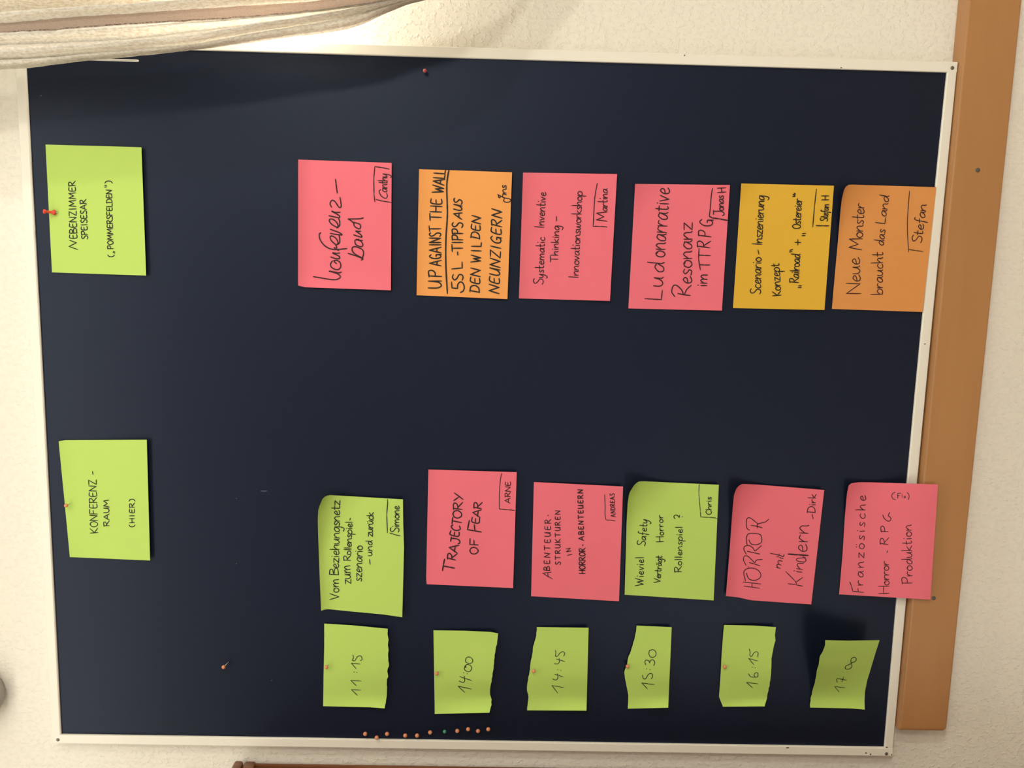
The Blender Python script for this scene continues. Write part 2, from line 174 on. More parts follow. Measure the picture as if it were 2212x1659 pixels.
'A5': ('7782,4986 9809,4965|9809,4965 9832,3413|7785,3422 9832,3413|7782,4986 7785,3422', 'handwriting@L189 7951,4719 7943,4444 8096,4434|C189 8167,4584 8165,4478 8209,4432 8267,4475 8300,4580|C189 8300,4580 8293,4460 8315,4429|C189 8531,4550 8474,4576 8404,4511 8415,4436 8474,4437 8530,4529|L189 8551,4703 8534,4469 8555,4423|C189 8700,4573 8656,4544 8644,4469 8682,4420 8729,4452 8738,4527 8697,4573 8710,4543|L189 8767,4571 8767,4421|C189 8770,4488 8824,4570 8858,4539 8861,4449 8874,4418|C189 9008,4544 8960,4566 8909,4501 8917,4426 8964,4434 9007,4535|C189 9008,4557 9002,4460 9020,4414|L189 9047,4564 9043,4414|C189 9047,4474 9089,4555 9134,4546|L189 9149,4561 9146,4411|C189 9149,4471 9192,4552 9237,4544|C189 9356,4535 9309,4557 9256,4492 9263,4417 9309,4425 9355,4526|C189 9357,4548 9348,4451 9365,4406|C189 9424,4611 9415,4449 9430,4404 9462,4418|L189 9388,4555 9467,4555|L189 9505,4544 9504,4402|L189 9513,4587 9516,4581|L189 9546,4550 9577,4400 9639,4548|C189 9668,4467 9728,4480 9747,4518 9715,4547 9669,4488 9674,4413 9713,4397 9759,4426|C189 7998,4222 8075,4276 8169,4260 8184,4203 8108,4112 8030,4072 8124,4027 8190,3958|L189 8049,4174 8031,4065 8023,3966|C189 8228,4016 8298,4033 8317,4069 8277,4094 8228,4035 8238,3967 8284,3956 8338,3985|C189 8452,4083 8412,4098 8376,4069 8406,4032 8443,4004 8424,3964 8357,3972|C189 8545,4104 8496,4074 8486,4006 8533,3964 8586,3996 8592,4065 8542,4103 8558,4077|L189 8624,4107 8630,3971|C189 8632,4032 8690,4110 8730,4084 8737,4003 8754,3977|C189 8899,4100 8843,4117 8788,4054 8803,3987 8855,3997 8899,4092|C189 8899,4112 8898,4024 8922,3984|L189 8941,4121 8946,3985|C189 8948,4046 9007,4124 9046,4098 9053,4017 9069,3991|L189 9095,4125 9206,4132 9098,3995 9213,3997|L189 8189,3797 8193,3698|L189 8195,3847 8197,3840|L189 8232,3802 8231,3698|C189 8234,3750 8269,3802 8293,3781 8294,3698|C189 8297,3750 8336,3802 8362,3781 8366,3698|L189 8450,3821 8626,3860 8795,3862|L189 8534,3841 8529,3754 8532,3668|L189 8689,3864 8687,3770 8684,3670|L189 8811,3684 8837,3898|C189 8819,3884 8899,3894 8915,3846 8881,3798 8828,3786|L189 8843,3790 8918,3678|L189 8990,3674 9013,3887|C189 9000,3877 9079,3884 9091,3829 9057,3782 9003,3776|C189 9266,3842 9227,3875 9173,3805 9171,3706 9209,3661 9251,3684 9260,3748|L189 9260,3748 9219,3751|L189 9260,3748 9261,3649#signature@C172 9769,3697 9624,3710 9443,3714 9331,3722|L223 9324,3721 9298,3677 9284,3548 9263,3418|L172 9353,3653 9419,3661|C172 9402,3660 9409,3542 9387,3490 9357,3481 9337,3507|C172 9447,3560 9426,3545 9423,3512 9445,3493 9468,3509 9469,3542 9446,3560 9454,3548|L172 9482,3563 9485,3497|C172 9486,3527 9512,3565 9530,3553 9533,3514 9541,3501|C172 9603,3562 9577,3570 9553,3539 9560,3507 9584,3512 9603,3558|C172 9602,3568 9602,3526 9613,3507|C172 9659,3568 9641,3574 9625,3560 9639,3543 9657,3530 9649,3511 9619,3514|L172 9719,3471 9705,3609|L172 9786,3478 9776,3616|L172 9711,3540 9783,3550'),
'A6': ('7831,3239 9862,3229|9862,3229 9866,1704|7837,1704 9866,1704|7831,3239 7837,1704', 'handwriting@C172 8158,2954 8124,2970 8087,2940 8106,2895 8150,2859 8143,2805 8106,2793 8076,2809|C172 8231,2874 8206,2887 8174,2850 8182,2806 8206,2798 8234,2814|C172 8253,2841 8293,2852 8304,2876 8282,2893 8253,2854 8259,2809 8285,2802 8315,2821|L172 8327,2893 8329,2804|C172 8330,2844 8365,2895 8387,2878 8390,2824 8399,2807|C172 8482,2888 8450,2899 8419,2858 8427,2814 8457,2820 8482,2882|C172 8482,2896 8481,2838 8494,2812|L172 8503,2901 8509,2812|C172 8508,2848 8531,2898 8561,2895|L172 8583,2901 8586,2816|L172 8587,2948 8589,2942|C172 8645,2908 8617,2889 8613,2844 8640,2817 8669,2838 8671,2882 8643,2908 8653,2890|L172 8729,2864 8799,2883|L172 8890,2826 8897,2987|L172 8917,2910 8919,2826|C172 8920,2864 8953,2910 8974,2894 8977,2844 8986,2827|C172 9051,2901 9030,2911 9010,2894 9025,2871 9044,2853 9032,2829 8997,2836|L172 9060,2910 9121,2912 9059,2830 9121,2829|C172 9137,2867 9175,2876 9186,2898 9166,2914 9137,2879 9141,2837 9166,2829 9195,2846|L172 9204,2913 9204,2830|C172 9206,2867 9239,2913 9260,2897 9262,2847 9271,2831|L172 9293,2910 9294,2831|L172 9299,2952 9300,2946|C172 9319,2869 9356,2878 9367,2900 9346,2916 9319,2881 9324,2840 9349,2832 9377,2848|L172 9387,2915 9388,2832|C172 9389,2865 9413,2911 9441,2907|C172 9446,2915 9446,2858 9467,2833 9492,2858 9506,2916|C172 9506,2916 9505,2850 9515,2834|L172 9527,2916 9526,2834|C172 9529,2871 9562,2917 9583,2900 9584,2851 9593,2834|C172 9671,2906 9641,2918 9610,2881 9616,2840 9644,2845 9671,2901|C172 9673,2914 9667,2811 9644,2757 9610,2773|L172 8066,2450 8051,2590|L172 8119,2599 8062,2513 8137,2459|C172 8176,2551 8151,2530 8149,2486 8176,2462 8203,2485 8203,2528 8174,2551 8185,2535|L172 8216,2556 8227,2471|C172 8224,2509 8252,2561 8275,2546 8284,2495 8294,2479|L172 8298,2565 8359,2575 8309,2483 8371,2489|C172 8384,2531 8421,2544 8430,2568 8407,2582 8383,2543 8392,2501 8418,2495 8445,2516|L172 8450,2586 8460,2418|C172 8453,2543 8484,2592 8516,2569 8511,2520 8482,2502 8457,2513|C172 8548,2643 8553,2539 8566,2515 8585,2526|L172 8530,2597 8579,2605|L172 8199,2174 8197,2120|L172 8228,2168 8226,2118|L172 8280,2172 8289,2324|C172 8277,2313 8332,2324 8345,2291 8324,2256 8288,2245|L172 8298,2248 8355,2173|C172 8418,2246 8391,2257 8364,2220 8369,2178 8395,2183 8418,2241|C172 8418,2253 8415,2199 8426,2174|L172 8442,2254 8443,2174|L172 8447,2292 8448,2286|L172 8472,2326 8468,2174|L172 8487,2258 8487,2174|C172 8488,2208 8511,2254 8536,2250|C172 8572,2259 8548,2242 8543,2200 8564,2174 8590,2192 8593,2234 8570,2259 8578,2242|C172 8667,2248 8640,2260 8612,2223 8616,2181 8642,2186 8666,2243|C172 8667,2256 8663,2202 8673,2177|C172 8737,2247 8714,2261 8686,2223 8690,2182 8714,2184 8736,2236|L172 8745,2329 8738,2202 8746,2177|L172 8777,2359 8789,2317|L172 8805,2354 8821,2305|L172 8985,2234 8893,2227|L172 8937,2278 8937,2181|L172 9049,2171 9051,2121|L172 9080,2166 9086,2113|C172 9200,2342 9169,2314 9161,2259 9181,2209 9210,2214 9231,2268 9221,2322 9192,2339|C172 9281,2277 9264,2286 9247,2270 9260,2248 9276,2231 9266,2209 9237,2215|C172 9307,2333 9304,2232 9313,2209 9329,2217|L172 9289,2287 9330,2290|C172 9345,2246 9377,2254 9386,2275 9369,2290 9346,2257 9349,2217 9370,2210 9394,2226|L172 9400,2290 9402,2211|C172 9403,2242 9423,2286 9446,2283|C172 9456,2249 9488,2257 9497,2278 9479,2293 9456,2260 9461,2220 9481,2213 9505,2229|L172 9520,2289 9522,2214|L172 9524,2321 9525,2317|C172 9544,2251 9575,2259 9585,2280 9568,2295 9544,2262 9547,2223 9568,2215 9592,2232|L172 9598,2295 9600,2216|C172 9601,2247 9620,2291 9644,2288|C172 9673,2371 9681,2331 9698,2354|C172 9707,2369 9715,2327 9729,2349#signature@L172 9801,1988 9530,1999 9194,2002|L172 9217,1949 9217,1839 9219,1739|C172 9345,1876 9326,1889 9303,1869 9312,1837 9338,1810 9332,1773 9309,1766 9292,1778|C172 9365,1876 9358,1784 9363,1765 9376,1771|L172 9348,1828 9380,1830|C172 9388,1794 9413,1800 9421,1816 9408,1829 9389,1803 9390,1771 9405,1765 9425,1777|C172 9472,1881 9459,1887 9450,1857 9443,1783 9436,1720|L172 9432,1824 9463,1826|C172 9510,1818 9491,1827 9470,1799 9473,1768 9491,1771 9510,1814|C172 9510,1823 9507,1782 9514,1763|L172 9522,1826 9519,1763|C172 9521,1792 9544,1826 9557,1813 9557,1775 9561,1763|L172 9638,1769 9634,1891|L172 9700,1773 9698,1896|L172 9635,1830 9701,1837'),
'A7': ('7858,1581 8413,1576 8952,1568 9443,1564 9652,1557 9799,1533|9799,1533 9851,1511 9886,1479 9892,1401 9890,872 9887,14|7844,48 9887,14|7858,1581 7844,48', 'handwriting@L155 8124,1118 8120,1357 8285,1141 8287,1376|C155 8331,1196 8398,1216 8416,1249 8376,1268 8330,1213 8342,1155 8388,1148 8438,1178|C155 8447,1274 8455,1192 8496,1161 8538,1201 8555,1286|C155 8555,1286 8561,1192 8582,1170|C155 8610,1228 8676,1248 8693,1280 8654,1300 8609,1245 8622,1187 8668,1180 8717,1210|L155 8842,1159 8878,1379 8934,1227 9013,1382 9024,1163|C155 9093,1268 9056,1247 9047,1195 9081,1162 9120,1186 9127,1238 9091,1268 9103,1248|L155 9149,1269 9148,1166|C155 9151,1212 9198,1270 9226,1250 9228,1188 9240,1168|C155 9327,1261 9298,1272 9271,1251 9292,1223 9318,1201 9303,1171 9255,1178|C155 9376,1366 9366,1202 9379,1171 9406,1182|L155 9342,1273 9411,1279|C155 9431,1220 9482,1231 9497,1258 9468,1278 9431,1234 9437,1182 9471,1173 9511,1194|L155 9522,1277 9525,1174|C155 9525,1215 9558,1273 9597,1268|L155 8115,950 8124,750|C155 8123,795 8165,843 8206,820 8197,770 8155,751 8122,761|L155 8226,848 8233,759|C155 8233,795 8262,846 8300,845|C155 8401,849 8360,859 8321,816 8331,772 8369,780 8401,844|C155 8401,857 8399,799 8416,773|C155 8431,864 8433,801 8461,777 8495,806 8511,870|C155 8511,870 8511,798 8525,782|C155 8619,864 8589,876 8549,837 8559,793 8589,787 8625,804|L155 8632,990 8643,791|C155 8642,827 8683,884 8710,868 8714,823 8726,797|C155 8769,978 8771,828 8785,802 8811,813|L155 8743,888 8809,898|C155 8997,867 8968,881 8932,846 8936,807 8966,807 8996,856|L155 9011,971 8997,824 9007,800|C155 9101,866 9069,878 9032,844 9037,804 9069,808 9101,861|C155 9102,873 9096,822 9108,798|C155 9187,866 9164,876 9141,861 9157,838 9177,820 9163,798 9124,805|L155 9293,972 9279,814 9384,803|C155 9490,864 9449,878 9404,847 9409,806 9449,808 9489,860|C155 9491,871 9483,820 9498,795|L155 9519,873 9514,794|C155 9519,830 9568,870 9596,852 9595,804 9606,788|C155 9718,847 9683,862 9636,830 9641,790 9678,789 9716,836|L155 9738,940 9717,804 9728,779#signature@C138 9813,451 9500,448 9220,432 8827,378|L138 8869,379 8855,262 8843,138|C155 9107,320 9062,339 9009,314 9030,270 9088,231 9073,181 9021,174 8982,192|C155 9150,318 9134,194 9146,169 9175,176|L155 9112,254 9184,254|C155 9205,205 9259,211 9277,232 9249,250 9206,217 9209,174 9244,165 9287,180|C155 9395,317 9368,326 9346,286 9331,186 9314,103|L155 9306,241 9375,242|C155 9484,227 9441,241 9394,206 9400,163 9441,167 9483,222|C155 9484,235 9476,181 9491,155|L155 9510,238 9505,154|C155 9510,192 9561,236 9590,218 9590,168 9600,150'),
'A8': ('3291,14414 4373,14461 5316,14506|5316,14506 5338,14408 5377,13029|3257,13046 5377,13029|3291,14414 3274,13736 3257,13046', 'handwriting@L150 3736,13917 3725,14048|L150 3802,14047 3734,13976 3817,13916|C150 3886,14045 3847,14020 3838,13968 3867,13919 3904,13922 3929,13973 3913,14025 3876,14043|L150 3951,13914 3950,14045 4034,13915 4037,14043|L150 4065,13912 4063,14043 4143,14042|L150 4066,13978 4126,13982|C150 4235,14035 4180,14039 4167,13989 4174,13924 4202,13911 4244,13918|L150 4171,13976 4227,13981|L150 4268,13910 4266,14040|C150 4253,14031 4316,14040 4334,14011 4312,13981 4271,13972|L150 4282,13975 4355,13909|C150 4441,14033 4386,14036 4371,13987 4377,13922 4404,13908 4447,13915|L150 4375,13974 4431,13978|L150 4467,13907 4468,14037 4550,13909 4554,14036|L150 4573,14033 4655,14035 4583,13909 4666,13905|L150 4807,13962 4756,13957|L150 3862,13719 3861,13813|C150 3848,13807 3911,13812 3928,13790 3906,13769 3865,13764|L150 3876,13766 3948,13717|L150 3965,13716 4016,13808 4071,13711|L150 3977,13749 4054,13745|C150 4091,13806 4095,13740 4124,13711 4160,13729 4168,13766 4170,13803|L150 4170,13803 4177,13709|L150 4197,13709 4211,13802 4252,13735 4297,13799 4313,13705#handwriting@C150 3882,13383 3853,13359 3855,13306 3883,13279|L150 3925,13286 3919,13375|L150 3997,13284 3994,13372|L150 3920,13330 3999,13329|L150 4047,13282 4044,13370|C150 4161,13362 4111,13366 4096,13333 4100,13289 4124,13279 4163,13283|L150 4099,13324 4150,13325|L150 4196,13276 4196,13364|C150 4184,13358 4241,13362 4257,13343 4236,13323 4199,13318|L150 4209,13320 4274,13273|C150 4303,13367 4333,13341 4334,13289 4304,13263'),
'B1': ('2404,10116 3116,10139 3696,10156 4055,10163 4242,10150 4407,10082|4407,10082 4440,10055 4465,10020 4481,9958 4432,8707|2313,8704 2999,8692 3582,8683 4014,8700 4432,8707|2404,10116 2420,10080 2434,10024 2435,9968 2402,9603 2358,9040 2313,8704', 'handwriting@L161 2611,9963 2664,9806 2720,9964|C161 2788,9898 2754,9880 2749,9834 2782,9805 2818,9826 2821,9871 2786,9898 2798,9880|L161 2845,9899 2852,9808|C161 2851,9853 2880,9899 2903,9881 2910,9808|C161 2909,9854 2941,9899 2967,9881 2977,9809|L161 3064,9811 3070,9968|C161 3070,9968 3148,9958 3156,9916 3078,9892 3169,9875 3173,9828 3064,9811|C161 3192,9848 3242,9856 3256,9878 3227,9896 3191,9860 3199,9817 3233,9808 3271,9824|L161 3281,9891 3362,9891 3283,9808 3367,9805|L161 3390,9886 3394,9804|L161 3396,9925 3398,9919|C161 3427,9843 3477,9851 3491,9873 3462,9890 3426,9855 3434,9812 3468,9802 3506,9819|L161 3517,9957 3519,9801|C161 3521,9836 3564,9886 3590,9869 3592,9826 3604,9799|C161 3617,9885 3620,9825 3649,9798 3682,9823 3698,9883|C161 3698,9883 3699,9814 3713,9797|L161 3724,9883 3729,9797|C161 3730,9835 3772,9882 3801,9864 3806,9812 3818,9795|C161 3918,9866 3878,9879 3838,9842 3849,9799 3886,9803 3918,9861|C161 3921,9874 3920,9767 3893,9711 3845,9730|C161 4008,9866 3980,9877 3954,9860 3976,9836 4002,9816 3988,9793 3941,9800|L161 4023,9876 4025,9790|C161 4027,9829 4070,9875 4098,9857 4102,9805 4114,9788|C161 4138,9827 4187,9834 4202,9856 4174,9874 4138,9839 4145,9796 4177,9787 4215,9803|C161 4254,9926 4251,9811 4265,9785 4291,9793|L161 4226,9871 4291,9872|L161 4306,9868 4385,9867 4307,9785 4389,9782|L161 2902,9691 2976,9697 2910,9597 2986,9599|C161 2993,9698 3002,9630 3031,9602 3058,9632 3067,9702|C161 3067,9702 3075,9624 3089,9605|L161 3100,9703 3111,9606|C161 3107,9655 3133,9705 3156,9687 3166,9609|C161 3163,9658 3192,9708 3217,9690 3229,9612|L161 3327,9601 3334,9724|C161 3319,9716 3387,9721 3404,9694 3378,9667 3334,9660|L161 3346,9662 3419,9598|C161 3466,9662 3437,9650 3430,9617 3456,9595 3488,9608 3492,9641 3464,9662 3473,9649|L161 3519,9716 3518,9593|L161 3549,9715 3549,9592|C161 3577,9622 3618,9627 3630,9643 3608,9658 3578,9631 3582,9597 3609,9590 3640,9602|L161 3648,9655 3650,9588|C161 3651,9618 3686,9653 3709,9639 3713,9599 3722,9585|C161 3791,9641 3768,9650 3747,9637 3764,9618 3784,9602 3772,9584 3734,9591|L161 3803,9648 3795,9519|C161 3802,9615 3840,9648 3872,9625 3861,9589 3828,9579 3802,9591|L161 3895,9641 3897,9578|L161 3900,9672 3902,9667|C161 3925,9607 3965,9612 3977,9629 3954,9643 3925,9617 3930,9583 3956,9575 3987,9587|L161 4007,9695 4006,9573|L161 4045,9614 4081,9607|C161 3015,9488 2991,9499 2968,9482 2986,9458 3009,9438 2997,9414 2955,9422|L161 3032,9496 3102,9496 3032,9413 3104,9409|C161 3125,9449 3169,9456 3181,9478 3156,9496 3125,9461 3131,9417 3160,9408 3193,9424|L161 3207,9493 3209,9407|C161 3210,9446 3248,9492 3272,9474 3276,9422 3286,9405|C161 3380,9477 3346,9490 3310,9452 3317,9409 3350,9413 3380,9471|C161 3381,9484 3377,9428 3391,9402|L161 3405,9488 3407,9402|C161 3408,9436 3435,9483 3468,9478|L161 3487,9481 3492,9399|L161 3492,9516 3494,9511|C161 3559,9484 3528,9467 3522,9425 3551,9396 3584,9414 3588,9457 3557,9484 3567,9466|L161 3265,9267 3352,9274|C161 3417,9299 3420,9252 3443,9232 3470,9252 3482,9299|C161 3482,9299 3483,9245 3495,9232|L161 3512,9299 3515,9232|C161 3516,9262 3550,9299 3574,9285 3578,9245 3587,9232|C161 3674,9287 3645,9298 3613,9269 3620,9236 3649,9237 3674,9278|L161 3680,9343 3678,9251 3689,9231|L161 3764,9297 3826,9296 3763,9227 3827,9224|C161 3835,9295 3836,9245 3858,9222 3884,9243 3897,9293|C161 3897,9293 3896,9236 3907,9221|L161 3917,9292 3920,9220|C161 3920,9249 3944,9288 3973,9283|C161 3980,9290 3980,9240 4001,9217 4027,9238 4042,9288|C161 4042,9288 4040,9230 4050,9215|L161 3999,9310 4000,9306|L161 4026,9309 4028,9305|C161 4119,9273 4096,9286 4065,9258 4072,9222 4095,9214 4122,9224|L161 4131,9326 4132,9212|L161 4185,9283 4135,9246 4191,9210#signature@L161 4438,8962 4152,8985 3836,8969|L161 3830,8928 3803,8837 3783,8751|C161 3927,8907 3892,8922 3855,8898 3875,8859 3922,8826 3916,8781 3878,8772 3847,8787|L161 3948,8838 3953,8772|L161 3950,8881 3952,8875|L161 3972,8841 3975,8772|C161 3975,8806 3998,8841 4016,8827 4020,8772|C161 4020,8806 4046,8841 4066,8827 4072,8772|C161 4129,8841 4102,8827 4097,8792 4122,8770 4150,8785 4154,8820 4127,8841 4136,8827|L161 4169,8841 4173,8771|C161 4173,8802 4205,8840 4226,8827 4230,8785 4239,8771|C161 4258,8803 4295,8810 4305,8828 4283,8842 4257,8813 4263,8778 4288,8771 4316,8785'),
'B2': ('2923,8283 3011,8295 4965,8278|4965,8278 4951,6772|2883,6782 4951,6772|2923,8283 2883,6782', 'handwriting@L257 3177,8013 3280,8000 3382,7981|L257 3258,8003 3241,7902 3225,7810|L225 3369,7788 3405,7938|C225 3385,7930 3470,7926 3485,7889 3447,7860 3391,7859|L225 3406,7859 3482,7768|L225 3495,7765 3595,7904 3634,7737|L225 3523,7816 3623,7795|L225 3704,7881 3781,7870|C225 3761,7873 3747,7767 3713,7726 3677,7726 3660,7755|C225 3893,7881 3832,7894 3804,7837 3796,7757 3823,7736 3873,7738|L225 3806,7820 3870,7816|C225 3997,7848 3968,7875 3915,7835 3901,7772 3927,7720 3979,7734|L225 4016,7862 4131,7851|L225 4071,7855 4042,7701|C209 4202,7853 4141,7826 4121,7765 4155,7705 4209,7706 4253,7764 4238,7827 4187,7851|L209 4276,7693 4291,7847|C209 4271,7838 4364,7843 4386,7807 4349,7773 4288,7767|L209 4305,7769 4401,7685|L209 4429,7838 4490,7757|L209 4564,7829 4454,7681|C209 3552,7550 3499,7522 3486,7463 3521,7408 3569,7412 3604,7469 3587,7528 3538,7548|L209 3648,7402 3653,7548 3758,7547|L209 3653,7475 3731,7480|L241 3881,7357 3900,7473 3919,7594 4082,7566|L241 3907,7466 4008,7479|C209 4140,7514 4070,7525 4042,7476 4039,7408 4071,7391 4127,7392|L209 4045,7462 4118,7459|L209 4139,7382 4227,7509 4275,7363|L209 4163,7429 4261,7414|L209 4296,7363 4320,7497|C209 4302,7490 4384,7490 4401,7457 4367,7430 4312,7427|L209 4327,7428 4407,7350#signature@C129 4924,7032 4753,7053 4540,7059 4311,7057|L145 4304,7057 4293,7029 4286,6903 4278,6792|L145 4401,6871 4449,6963 4493,6870|L145 4413,6904 4480,6903|L145 4520,6871 4522,6963|C145 4510,6956 4565,6963 4579,6943 4559,6922 4523,6915|L145 4534,6917 4595,6871|L145 4612,6871 4617,6963 4684,6873 4692,6963|C145 4777,6959 4730,6961 4715,6926 4718,6880 4741,6871 4779,6877|L145 4718,6917 4767,6920'),
'B3': ('2740,6464 4785,6474|4785,6474 4739,4942|2679,4924 4739,4942|2740,6464 2679,4924', 'handwriting@L140 3062,6102 3162,6275 3184,6126|L140 3093,6178 3174,6187|L155 3214,6154 3219,6256|C155 3219,6256 3267,6252 3272,6224 3223,6207 3280,6198 3282,6167 3214,6154|C155 3394,6254 3350,6255 3337,6217 3340,6166 3362,6156 3397,6162|L155 3340,6206 3385,6211|L155 3450,6157 3457,6258 3517,6159 3527,6259|L155 3580,6256 3662,6262|L155 3620,6258 3618,6158|C155 3772,6257 3728,6259 3715,6220 3717,6169 3738,6159 3773,6166|L155 3717,6210 3763,6214|C155 3828,6261 3828,6190 3850,6160 3880,6181 3888,6221 3892,6262|L155 3892,6262 3892,6161|C155 4004,6259 3961,6260 3948,6222 3951,6171 3972,6161 4006,6168|L155 3950,6212 3995,6216|L155 4062,6162 4065,6263|C155 4054,6256 4105,6264 4118,6242 4099,6218 4066,6211|L155 4075,6213 4131,6163|L155 4205,6218 4196,6212|C155 3372,6053 3351,6061 3328,6046 3340,6023 3369,6005 3366,5977 3342,5971 3324,5980|L155 3412,6061 3484,6068|L155 3447,6063 3451,5975|L155 3529,5978 3527,6068|C155 3518,6061 3562,6069 3574,6050 3559,6029 3530,6021|L155 3538,6023 3589,5980|C155 3624,6071 3627,6009 3648,5983 3673,6001 3679,6037 3680,6073|L155 3680,6073 3685,5984|L155 3728,5986 3722,6075|L155 3775,6077 3727,6026 3783,5988|L155 3820,6076 3891,6083|L155 3855,6078 3858,5991|C155 3933,6082 3934,6020 3954,5994 3979,6013 3986,6049 3988,6084|L155 3988,6084 3991,5995|L155 4033,5997 4033,6086|C155 4024,6079 4067,6087 4079,6068 4064,6047 4035,6040|L155 4043,6042 4093,5999|C155 4182,6088 4144,6088 4133,6054 4136,6010 4154,6002 4184,6008|L155 4135,6045 4174,6050|L155 4224,6004 4227,6093 4281,6008 4286,6095|L140 3515,5776 3492,5857|L140 3575,5793 3556,5875 3623,5809 3607,5889|L186 3172,5534 3170,5640|L186 3228,5536 3228,5643|L186 3170,5587 3230,5592|C186 3285,5645 3257,5622 3250,5580 3269,5541 3294,5545 3313,5587 3303,5629 3278,5642|L186 3333,5540 3334,5646|C186 3325,5639 3369,5648 3381,5625 3365,5600 3336,5591|L186 3344,5594 3393,5543|L186 3410,5543 3411,5649|C186 3402,5641 3446,5650 3458,5628 3442,5603 3413,5594|L186 3421,5597 3471,5545|C186 3521,5653 3494,5631 3488,5588 3507,5550 3532,5554 3550,5596 3540,5638 3515,5651|L186 3570,5549 3571,5655|C186 3562,5647 3606,5656 3618,5633 3602,5608 3573,5600|L186 3581,5602 3630,5551|L155 3669,5598 3693,5594|L186 3768,5580 3799,5671 3837,5582|L186 3775,5612 3825,5613|L186 3876,5586 3875,5675|C186 3875,5675 3914,5673 3919,5649 3881,5632 3926,5626 3930,5599 3876,5586|C186 4011,5679 3976,5679 3967,5644 3972,5600 3989,5592 4017,5599|L186 3970,5635 4006,5641|L186 4055,5596 4057,5685 4108,5601 4112,5688|L186 4149,5687 4215,5695|L186 4181,5690 4184,5603|C186 4297,5695 4261,5695 4253,5660 4258,5616 4275,5608 4303,5615|L186 4255,5651 4292,5657|C186 4335,5700 4340,5638 4359,5613 4382,5632 4386,5668 4387,5703|L186 4387,5703 4394,5615|C186 4477,5705 4441,5704 4432,5670 4435,5626 4452,5618 4480,5625|L186 4434,5661 4470,5667|L186 4519,5622 4517,5710|C186 4509,5704 4549,5712 4560,5693 4546,5672 4520,5665|L186 4527,5667 4574,5625|L186 4609,5627 4610,5716 4662,5632 4665,5719#signature@C124 4594,5254 4380,5236 4242,5233 4148,5213|L124 4142,5213 4140,5132 4127,5050|L140 4197,5049 4217,5130 4247,5052|L140 4201,5078 4238,5080|L140 4268,5056 4267,5134 4307,5061 4307,5138|L140 4334,5062 4329,5140|C140 4322,5137 4354,5134 4369,5104 4359,5072 4331,5061|L140 4393,5067 4389,5145|C140 4383,5139 4412,5147 4421,5131 4412,5112 4392,5105|L140 4398,5107 4433,5071|C140 4481,5150 4455,5149 4449,5119 4454,5080 4467,5074 4487,5080|L140 4452,5112 4478,5117|L140 4507,5077 4524,5157 4557,5080|L140 4510,5106 4546,5108|C140 4608,5157 4593,5163 4578,5150 4587,5130 4607,5115 4605,5091 4590,5085 4577,5092'),
